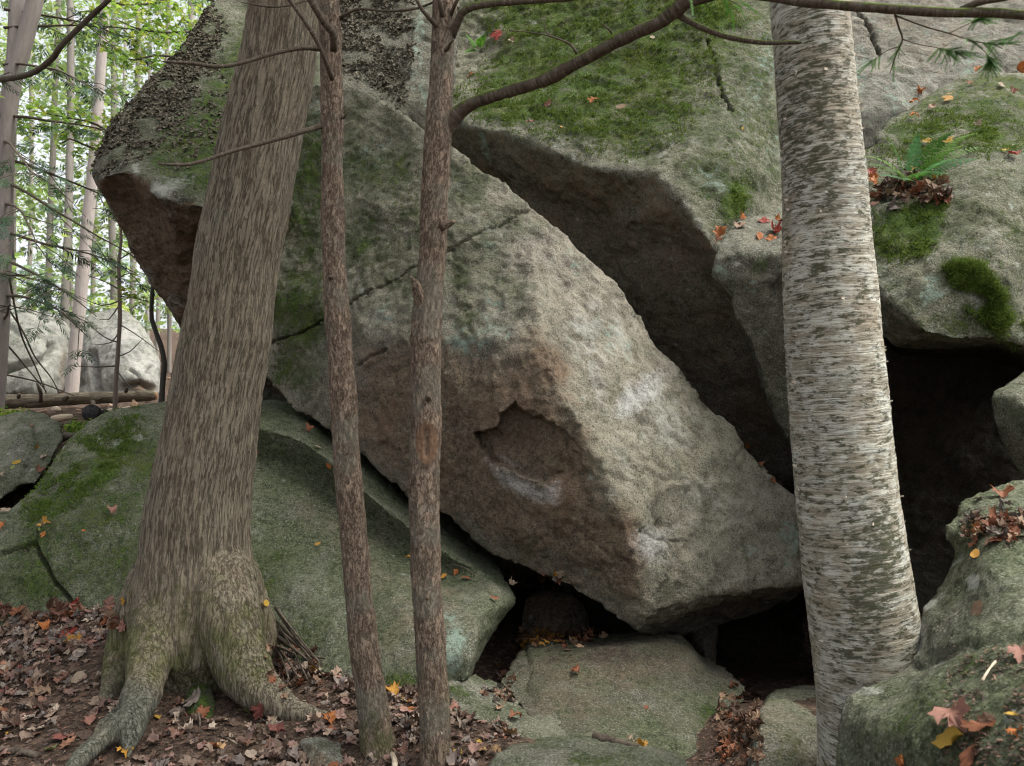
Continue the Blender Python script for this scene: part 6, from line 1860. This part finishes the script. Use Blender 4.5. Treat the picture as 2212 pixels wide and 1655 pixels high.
SL = 'moss of the great back slab'
for a in [
    (1280, 225, 24, 'orange', 'orange and red leaf highest of the row on the ' + SL), (1188, 232, 20, 'pink', 'pink leaf left of the orange one on the ' + SL), (1344, 236, 22, 'tan', 'curled tan leaf right of the orange one on the ' + SL, 'o'),
    (1146, 273, 20, 'pink', 'pink maple leaf just above the dark lip of the back slab'), (1020, 168, 18, 'orange', 'single orange leaf beside the limbed trunk on grey rock'), (1075, 82, 30, 'red', 'red leaf near the small fern on the back slab'), (1106, 92, 14, 'pale', 'pale pink leaf right of the red leaf by the small fern'),
    (1410, 88, 14, 'pale', 'tiny cream leaf above the long limb on the mossy slab', 'o'), (1210, 280, 8, 'gold', 'tiny yellow leaf low on the mossy slab above its lip', 'o'), (1598, 282, 8, 'yellow', 'tiny yellow leaf on grey rock left of the birch', 'o'),
    (1552, 512, 32, 'orange', 'orange leaf at the left end of the ledge beside the birch', 'm'), (1546, 524, 20, 'rust', 'rust leaf under the orange leaf on the ledge beside the birch'), (1590, 472, 20, 'orange', 'small orange leaf standing up behind the ledge leaves'), (1600, 490, 32, 'tan', 'tan leaf lying along the ledge beside the birch'), (1650, 478, 24, 'red', 'red leaf highest on the ledge close to the birch'), (1682, 476, 18, 'orange', 'orange leaf touching the birch on the ledge'),
    (1640, 512, 24, 'orange', 'orange oval leaf in front on the ledge', 'o'), (1665, 516, 24, 'orange', 'orange leaf beside the oval one on the ledge'), (1676, 502, 34, 'red', 'big red leaf on the ledge against the birch'),
    (2110, 158, 20, 'orange', 'orange leaf on the top rim of the fern boulder'), (2136, 154, 20, 'tan', 'tan leaf on the top rim of the fern boulder'), (2198, 154, 30, 'orange', 'large orange leaf on the rim at the right edge'), (2096, 184, 18, 'rust', 'rust leaf below the rim of the fern boulder'), (2160, 188, 22, 'tan', 'long tan leaf near the top of the fern boulder', 'o'), (1990, 200, 20, 'orange', 'orange leaf on the sloping left rim of the fern boulder'), (1976, 228, 20, 'orange', 'orange leaf low on the sloping left rim of the fern boulder'),
    (2046, 218, 24, 'gold', 'golden leaf pair in the middle of the fern boulder top'), (2054, 208, 14, 'yellow', 'small yellow leaf above the golden pair on the fern boulder'), (2014, 236, 20, 'tan', 'narrow tan leaf above the fern', 'o'), (1970, 258, 20, 'orange', 'orange leaf left above the fern fronds'), (2185, 206, 20, 'pink', 'pink leaf near the right edge above the fern'), (2115, 275, 18, 'pale', 'pale leaf right of the fern fronds'), (2188, 340, 30, 'red', 'red leaf in the hollow right of the fern'), (2172, 330, 14, 'yellow', 'small yellow leaf beside the red leaf right of the fern'),
    (2050, 308, 22, 'yellow', 'bright yellow leaf caught among the fern fronds'), (2000, 312, 20, 'yellow', 'pale yellow leaf caught behind the fern'), (2010, 285, 20, 'pink', 'pinkish leaf behind the upright fern fronds'), (1970, 372, 26, 'gold', 'golden brown leaf at the base of the fern', 'o'),
    (1880, 380, 30, 'red', 'red leaf at the birch edge below the fern'), (1890, 392, 22, 'orange', 'orange leaf below the red one beside the birch'), (1882, 408, 32, 'orange', 'orange maple leaf heaped beside the birch'), (1905, 426, 34, 'rust', 'rust leaf heaped below the fern on the ledge'), (1925, 428, 30, 'tan', 'tan leaf in the heap below the fern'), (1888, 432, 28, 'rust', 'dark rust leaf lowest in the heap by the birch'), (1890, 446, 20, 'pink', 'pink leaf at the foot of the heap by the birch'), (2025, 396, 24, 'gold', 'golden leaf on the soil right of the fern base'),
    (1962, 424, 46, 'tan', 'large curled tan leaf below the fern', 'm'), (1985, 412, 44, 'pink', 'pinkish tan leaf draped below the fern base'), (1945, 440, 36, 'tan', 'crumpled tan leaf hanging at the front of the fern ledge'), (2008, 404, 34, 'brown', 'brown leaf in the litter right under the fern'), (1930, 405, 34, 'brown', 'dark brown leaf in the litter left under the fern'), (1950, 410, 30, 'grey', 'greyish dead leaf in the litter under the fern'), (2040, 400, 26, 'tan', 'tan leaf at the right end of the fern litter'),
    (1617, 960, 14, 'orange', 'small orange leaf caught on the upper edge of the leaning wedge', 'o'), (1640, 1005, 14, 'rust', 'rust leaf low on the edge of the leaning wedge'), (1668, 1040, 16, 'rust', 'lowest leaf caught on the edge of the leaning wedge near the birch'),
    (2170, 1070, 46, 'rust', 'large rust leaf on top of the foreground boulder'), (2130, 1140, 34, 'pink', 'pink leaf standing on the upper step of the foreground boulder'), (2122, 1150, 28, 'orange', 'orange leaf under the pink one on the foreground boulder'), (2160, 1128, 44, 'rust', 'dark red leaf heaped on the step of the foreground boulder'), (2190, 1158, 30, 'rust', 'rust brown leaf at the right of the foreground boulder step'), (2108, 1198, 26, 'gold', 'golden curled leaf below the step of the foreground boulder', 'o'), (2200, 1130, 40, 'tan', 'tan leaf at the right edge on the boulder step'), (2140, 1175, 26, 'brown', 'brown leaf in the crack of the foreground boulder step'),
    (2115, 1320, 60, 'tan', 'lone orange tan leaf flat on the foreground boulder', 'o'), (2205, 1418, 52, 'pink', 'pale pink leaf at the right edge of the foreground boulder'), (2060, 1600, 72, 'yellow', 'large bright yellow oval leaf at the bottom right corner', 'o'), (2070, 1562, 84, 'pink', 'big dusty pink leaf behind the bright yellow oval leaf'), (2120, 1575, 66, 'rust', 'reddish leaf right of the dusty pink leaf'), (2100, 1640, 62, 'rust', 'brown orange leaf below the bright yellow oval leaf', 'o'), (2135, 1560, 40, 'brown', 'folded brown leaf standing in the corner litter'), (2190, 1545, 34, 'yellow', 'narrow yellow leaf at the right edge', 'o'), (2205, 1590, 36, 'orange', 'orange leaf in the bottom right corner'), (1955, 1650, 40, 'orange', 'orange leaf cut by the bottom edge on the foreground boulder'),
    (102, 1136, 28, 'gold', 'golden star-shaped maple leaf on the left mossy boulder'), (97, 1158, 14, 'orange', 'small orange leaf under the golden star leaf'), (60, 1108, 14, 'yellow', 'narrow yellow leaf high on the left mossy boulder', 'o'), (246, 1112, 22, 'pink', 'pale pink leaf on the mossy boulder left of the big trunk'), (82, 1148, 12, 'green', 'small green leaf beside the golden star leaf', 'o'), (36, 1190, 15, 'tan', 'small tan leaf near the crack on the left boulder', 'o'), (70, 1180, 34, 'grey', 'grey dead leaf lodged at the head of the crack'), (112, 1245, 22, 'red', 'red leaf lodged in the crack of the left boulder'), (85, 1200, 14, 'rust', 'rust fragment lodged in the crack'), (152, 1308, 30, 'red', 'deep pink leaf at the foot of the crack'), (182, 1150, 8, 'orange', 'tiny orange leaf in the middle of the left boulder', 'o'),
    (10, 1108, 26, 'pale', 'pale leaf at the left edge between the two left boulders'), (5, 1140, 22, 'orange', 'orange leaf at the left edge below the gap'),
    (70, 920, 12, 'tan', 'tan leaf on top of the low grey boulder', 'm'), (78, 968, 14, 'gold', 'golden leaf on the face of the low grey boulder'), (36, 1000, 16, 'yellow', 'yellow curled leaf low on the grey boulder', 'o'), (28, 1010, 14, 'green', 'greenish leaf under the yellow curled leaf', 'o'), (10, 1025, 18, 'pale', 'pale tan leaf at the left edge of the grey boulder'), (88, 1018, 20, 'pink', 'pinkish leaf at the right rim of the grey boulder'), (95, 988, 16, 'pale', 'whitish leaf right on the grey boulder', 'o'),
    (668, 935, 20, 'rust', 'rust leaf on the ramp boulder between big trunk and first thin trunk'), (556, 968, 16, 'pink', 'pink leaf at the edge of the big trunk on the ramp boulder'), (690, 1178, 12, 'gold', 'small golden leaf on the ramp boulder beside the first thin trunk', 'o'), (573, 1303, 20, 'yellow', 'pale yellow leaf above the stick heap', 'o'), (715, 1005, 14, 'orange', 'orange leaf against the first thin trunk'), (685, 970, 16, 'pale', 'pale fragment under the rust leaf on the ramp boulder'),
    (686, 1448, 26, 'gold', 'golden star-shaped maple leaf at the foot of the stick heap'), (882, 1212, 14, 'gold', 'golden leaf on the shadowed ramp between the thin trunks'), (960, 1252, 20, 'gold', 'golden leaf in shadow right of the limbed trunk', 'o'), (1005, 1255, 22, 'rust', 'rust leaf in shadow on the end of the ramp boulder'), (1065, 1298, 18, 'rust', 'rust leaf at the shadowed end of the ramp boulder'), (988, 1240, 16, 'orange', 'small orange leaf in shadow on the ramp boulder'),
    (850, 1505, 38, 'gold', 'golden maple leaf between the feet of the thin trunks'), (880, 1512, 32, 'gold', 'orange gold leaf right of the golden one between the thin trunks'), (893, 1520, 24, 'rust', 'rust leaf against the limbed trunk foot'), (880, 1535, 34, 'orange', 'orange leaf below the golden pair between the thin trunks'), (850, 1553, 22, 'green', 'pale green leaf between the thin trunks', 'o'), (848, 1535, 26, 'pink', 'pink leaf between the thin trunks'),
    (985, 1632, 26, 'yellow', 'yellow oval leaf right of the limbed trunk foot', 'o'), (1034, 1605, 14, 'yellow', 'small yellow leaf right of the limbed trunk foot'), (1112, 1555, 32, 'rust', 'orange brown leaf on the pale green stone slab'), (1240, 1455, 22, 'rust', 'brown leaf alone on the low centre boulder'), (1396, 1530, 12, 'rust', 'small rust leaf on the flank of the low centre boulder'), (1384, 1612, 28, 'gold', 'golden leaf by the wood chunk at the bottom'), (1360, 1604, 20, 'pale', 'pale leaf by the wood chunk at the bottom'), (1082, 1508, 14, 'red', 'small red leaf at the edge of the black hole'), (980, 1540, 26, 'pink', 'pinkish leaf just right of the limbed trunk'),
    (148, 1372, 36, 'red', 'bright red maple leaf left of the big trunk'), (155, 1390, 34, 'gold', 'golden leaf under the bright red maple leaf'), (190, 1392, 34, 'pink', 'pale red leaf right of the bright red maple leaf'), (245, 1348, 18, 'orange', 'orange leaf against the left flank of the big trunk', 'o'), (270, 1298, 18, 'gold', 'golden leaf behind the left flank of the big trunk'), (90, 1500, 46, 'tan', 'large tan maple leaf left of the roots'), (170, 1466, 42, 'pale', 'long pale leaf left of the roots', 'o'), (74, 1362, 34, 'tan', 'tan and yellow leaf below the left boulder'), (100, 1358, 26, 'orange', 'orange leaf below the left boulder'),
    (15, 1548, 30, 'rust', 'rust leaf at the left edge low down'), (12, 1590, 20, 'gold', 'gold fragment at the bottom left edge'), (388, 1518, 24, 'gold', 'golden round leaf between the roots', 'o'), (340, 1552, 20, 'yellow', 'small yellow leaf right of the front root', 'o'), (440, 1540, 30, 'rust', 'red orange leaf in front of the mossy stone'), (530, 1530, 24, 'green', 'yellow green leaf under the right root'), (565, 1535, 34, 'maroon', 'dark red leaf under the right root'), (580, 1578, 44, 'pale', 'pale cream star-shaped leaf in front of the right root'), (495, 1558, 22, 'pale', 'cream leaf left of the star-shaped one', 'o'), (456, 1615, 36, 'rust', 'rusty round leaf at the bottom below the roots', 'o'),
    (535, 1612, 46, 'tan', 'broad tan leaf at the bottom below the star-shaped one'), (270, 1633, 36, 'gold', 'golden maple leaf at the bottom by the front root'), (708, 1560, 34, 'orange', 'orange tan leaf left of the first thin trunk'), (590, 1560, 20, 'orange', 'small orange leaf behind the star-shaped one', 'o'), (112, 1620, 36, 'green', 'long yellow green leaf at the bottom left', 'o'), (715, 1580, 24, 'rust', 'brown leaf beside the tilted stone'), (195, 1565, 36, 'pink', 'pink leaf against the front root'), (420, 1512, 44, 'grey', 'large grey brown leaf between the roots'), (720, 1655, 24, 'rust', 'rust leaf at the bottom edge by the first thin trunk')]:
    x, y, w, c_, lb = a[:5]
    leaf_px(x, y, w, c_, lb, a[5] if len(a) > 5 else 'm')

# leaf heaps in the crevices: a few of each singly, the rest joined with the litter
for n1, n2, xr, yr, wr, cols_, lb, gr in (
        (16, 60, (1125, 1310), (1380, 9), (14, 27), ['rust', 'brown', 'gold', 'brown', 'tan'], 'brown and orange leaf heaped on the shadowed rear of the low centre boulder', 'leaves heaped under the leaning wedge'),
        (12, 50, (1100, 1215), (1256, 12), (12, 22), ['grey', 'gold', 'pale', 'pink', 'rust'], 'pale dead leaf packed in the crevice under the leaning wedge', 'leaves packed in the dark crevice'),
        (14, 110, (1555, 1645), (1585, 45), (15, 30), ['rust', 'brown', 'brown', 'brown', 'tan', 'brown'], 'brown leaf in the gap between the low centre boulder and the upright block', 'leaves in the gap left of the upright block'),
        (10, 40, (2090, 2212), (1140, 22), (16, 34), ['brown', 'tan', 'grey', 'rust'], 'brown litter leaf on the step of the foreground boulder', 'litter on the foreground boulder step'),
        (0, 60, (1900, 2050), (415, 14), (16, 34), ['brown', 'tan', 'brown', 'rust', 'grey'], '', ''),
        (0, 50, (565, 700), (1440, 30), (14, 26), ['brown', 'tan', 'rust', 'grey'], '', ''),
        (0, 30, (1040, 1110), (1500, 14), (12, 22), ['brown', 'tan', 'grey'], '', ''),
        (0, 40, (-10, 270), (1330, 14), (22, 40), ['brown', 'pink', 'rust', 'grey', 'tan'], '', '')):
    for k in range(n1 + n2):
        leaf_px(random.uniform(*xr), random.gauss(*yr), random.uniform(*wr), random.choice(cols_), lb, 'm', gr, tilt=.4, stuff=k >= n1)

# forest floor litter: the nearest few hundred one by one, the rest as one mass
cand = []
tries = 0
while len(cand) < 8000 and tries < 9000:
    tries += 1
    x, y = random.uniform(-3.4, 1.1), random.uniform(2.9, 5.6)
    z = gz(x, y) if False else None
    cand.append((x, y))
cand = np.array(cand)
zz = ground_z(cand[:, 0], cand[:, 1])
px, py, dd = project(np.column_stack([cand, zz]))
ok = (px > -120) & (px < 1320) & (py < 1800)
cand, zz, py = cand[ok], zz[ok], py[ok]
LCOL = ['pink', 'tan', 'brown', 'brown', 'grey', 'tan', 'rust', 'brown', 'pale', 'grey', 'tan', 'pink']
place = []
for (x, y), z in zip(cand, zz):
    r_ = cast((x, y, z + .55), (0, 0, -1))
    if r_ is None or not r_[2].name.startswith('ground'):
        continue
    place.append((r_[0], r_[1]))
place.sort(key=lambda q: q[0].y)
dens = []
Vs, Fs, Cs, off = [], [], [], 0
nind = 0
for mt, kd_, c in HEAP:
    V0, T0 = random.choice(LS[kd_])
    M3 = np.array(mt)
    Vs.append(V0 @ M3[:3, :3].T + M3[:3, 3])
    Fs.append(T0 + off)
    off += len(V0)
    Cs.append(np.tile(np.append(c, 1), (len(V0), 1)))
for loc, nor in place:
    den = pn(np.array([[loc.x * 1.2, loc.y * 1.2, 3.3]]))[0]
    if random.random() > .58 + den * 1.5:
        continue
    kind = 'm' if random.random() < .72 else 'o'
    size = random.choice((random.uniform(.025, .05), random.uniform(.03, .06), random.uniform(.05, .09)))
    cname = random.choice(LCOL) if random.random() > .03 else random.choice(['orange', 'gold', 'red'])
    c = np.array(LC_[cname])
    c = (c * .55 + c.mean() * np.array([.52, .43, .38])) * random.uniform(.55, 1.35)
    X_, Y_, D_ = project(np.array([loc]))
    mt = leaf_matrix(loc + Vector((0, 0, random.uniform(0, .010))), nor, size, random.uniform(0, 6.28), .18)
    inview = 0 < X_[0] < 1250 and Y_[0] < 1660
    if inview and nind < 75 and random.random() < .4:
        me = random.choice(LM[kind])
        o = bpy.data.objects.new('fallen_leaf', me)
        COL.objects.link(o)
        o.matrix_world = mt
        o.color = (*c, 1)
        tag(o, 'dull dry leaf lying in the litter of the forest floor', 'leaf', 'dull leaves of the forest floor litter')
        nind += 1
    else:
        V0, T0 = random.choice(LS[kind])
        M3 = np.array(mt)
        Vs.append(V0 @ M3[:3, :3].T + M3[:3, 3])
        Fs.append(T0 + off)
        off += len(V0)
        Cs.append(np.tile(np.append(c, 1), (len(V0), 1)))
# small crumbs, needles and twigs
cr = 24000
cx2 = RNG.uniform(-3.4, 1.1, cr)
cy2 = RNG.uniform(2.9, 5.6, cr)
cz2 = ground_z(cx2, cy2)
tri0 = np.array([[-.5, -.2, 0], [.5, -.1, .15], [.1, .3, .2]])
an = RNG.uniform(0, 6.28, cr)
sz = RNG.uniform(.006, .03, cr)
asp = RNG.choice([1.0, .25, .6], cr)
for i in range(cr):
    c_, s_ = math.cos(an[i]), math.sin(an[i])
    q = tri0 * np.array([1, asp[i], 1]) * sz[i]
    R_ = np.array([[c_, -s_, 0], [s_, c_, 0], [0, 0, 1]])
    Vs.append(q @ R_.T + np.array([cx2[i], cy2[i], cz2[i] + .003]))
    Fs.append(np.array([[0, 1, 2]]) + off)
    off += 3
    c = np.array(LC_[LCOL[i % len(LCOL)]]) * RNG.uniform(.3, .9)
    Cs.append(np.tile(np.append(c, 1), (3, 1)))
me = mesh_np('leaf_litter', np.vstack(Vs), np.vstack(Fs), False)
attr_col(me, 'lc', np.vstack(Cs))
o = link('leaf_litter', me, M_LITTER)
tag(o, 'mass of small dry leaves, crumbs and needles on the dark soil', 'leaf litter', kind='stuff')

# dark litter on the ledge under the fern and on the foreground boulder
for nm_, lab, reg, n_, sz_ in (('fern_litter', 'dark crumbly soil and needles around the fern base', (1900, 2050, 385, 440), 500, .03), ('boulder_litter', 'dark needles and crumbs in the hollow of the foreground boulder', (2040, 2230, 1395, 1655), 900, .022), ('step_litter', 'needles and crumbs on the step of the foreground boulder', (2070, 2230, 1095, 1180), 350, .022)):
    pts_ = []
    for k in range(n_):
        r_ = cast(CAM, at(random.uniform(*reg[:2]), random.uniform(*reg[2:]), 1.0) - CAM)
        if r_ is not None and not r_[2].name.startswith('fallen'):
            if pn(np.array([np.array(r_[0]) * 6]))[0] > -.1:
                pts_.append(np.array(r_[0]) + np.array(r_[1]) * .004)
    o = leafcloud(nm_, None, np.array(pts_), sz_, [(.06, .04, .03), (.10, .06, .045), (.16, .09, .06), (.03, .02, .016)], M_LITTER, .7, squash=.22)
    tag(o, lab, 'litter', kind='stuff')

# ------------------------------------------------------------------ sticks
def stick(L, label, r0=.008, r1=.004, name='stick', mat=None, group=None, cat='stick'):
    P = ats(L)
    o = part_tube(name, None, P, np.linspace(r0, r1, len(P)), mat or M_STICK, 8, .03, twiggy)
    tag(o, label, cat, group)
    return o


for k in range(11):
    x0, y0 = random.uniform(572, 600), random.uniform(1310, 1400)
    x1, y1 = random.uniform(620, 720), random.uniform(1410, 1475)
    d0, d1 = 4.62 - (y0 - 1300) * .0008 - k * .004, 4.28 - (y1 - 1400) * .001
    stick([(x0, y0, d0), ((x0 + x1) / 2 + random.uniform(-8, 8), (y0 + y1) / 2 + random.uniform(-10, 6), (d0 + d1) / 2), (x1, y1, d1)], 'dark dry stick in the heap against the right side of the big trunk', random.uniform(.006, .014), .004, group='sticks heaped beside the big trunk')
stick([(560, 1235, 4.75), (562, 1262, 4.72), (566, 1290, 4.7)], 'short thin twig rising behind the stick heap', .003, .002)
stick([(430, 1580, 3.72), (432, 1560, 3.78), (428, 1540, 3.82)], 'short upright twig in front of the mossy stone', .007, .005)
stick([(478, 1588, 3.66), (505, 1602, 3.62), (535, 1622, 3.56)], 'pale dry twig on the ground in front of the right root', .005, .003, mat=M_WOODPALE)
stick([(846, 1628, 3.45), (852, 1640, 3.40), (853, 1662, 3.34)], 'pale broken branch stub between the thin trunks at the bottom', .011, .013, mat=M_WOODPALE)
stick([(1283, 1590, 3.42), (1320, 1600, 3.38), (1378, 1613, 3.33)], 'reddish brown wood chunk lying on the bottom boulder', .024, .012, 'wood_chunk', M_STICK, cat='wood')
stick([(1610, 1590, 3.72), (1622, 1625, 3.6), (1640, 1660, 3.5)], 'brown root-like stick in the gap left of the upright block', .018, .012)
stick([(0, 1625, 3.52), (40, 1622, 3.52), (80, 1632, 3.48)], 'thick dark stick at the bottom left corner', .02, .014)
stick([(150, 1575, 3.75), (190, 1565, 3.78), (235, 1558, 3.8)], 'thin dark stick left of the front root', .005, .003)
stick([(10, 1575, 3.75), (90, 1560, 3.8), (150, 1530, 3.9)], 'long thin dark stick at the left on the forest floor', .005, .003)
stick([(2122, 1470, 2.12), (2135, 1448, 2.16), (2150, 1430, 2.22), (2160, 1425, 2.24)], 'pale bent twig on the foreground boulder', .004, .002, mat=M_WOODPALE)
stick([(2110, 1205, 2.98), (2135, 1198, 2.98), (2160, 1188, 2.99)], 'pale straw on the foreground boulder below its step', .002, .001, mat=M_WOODPALE)
stick([(970, 1220, 5.05), (1000, 1225, 5.0), (1040, 1255, 4.92), (1060, 1285, 4.85)], 'thin curved twig in shadow on the ramp boulder', .003, .002)
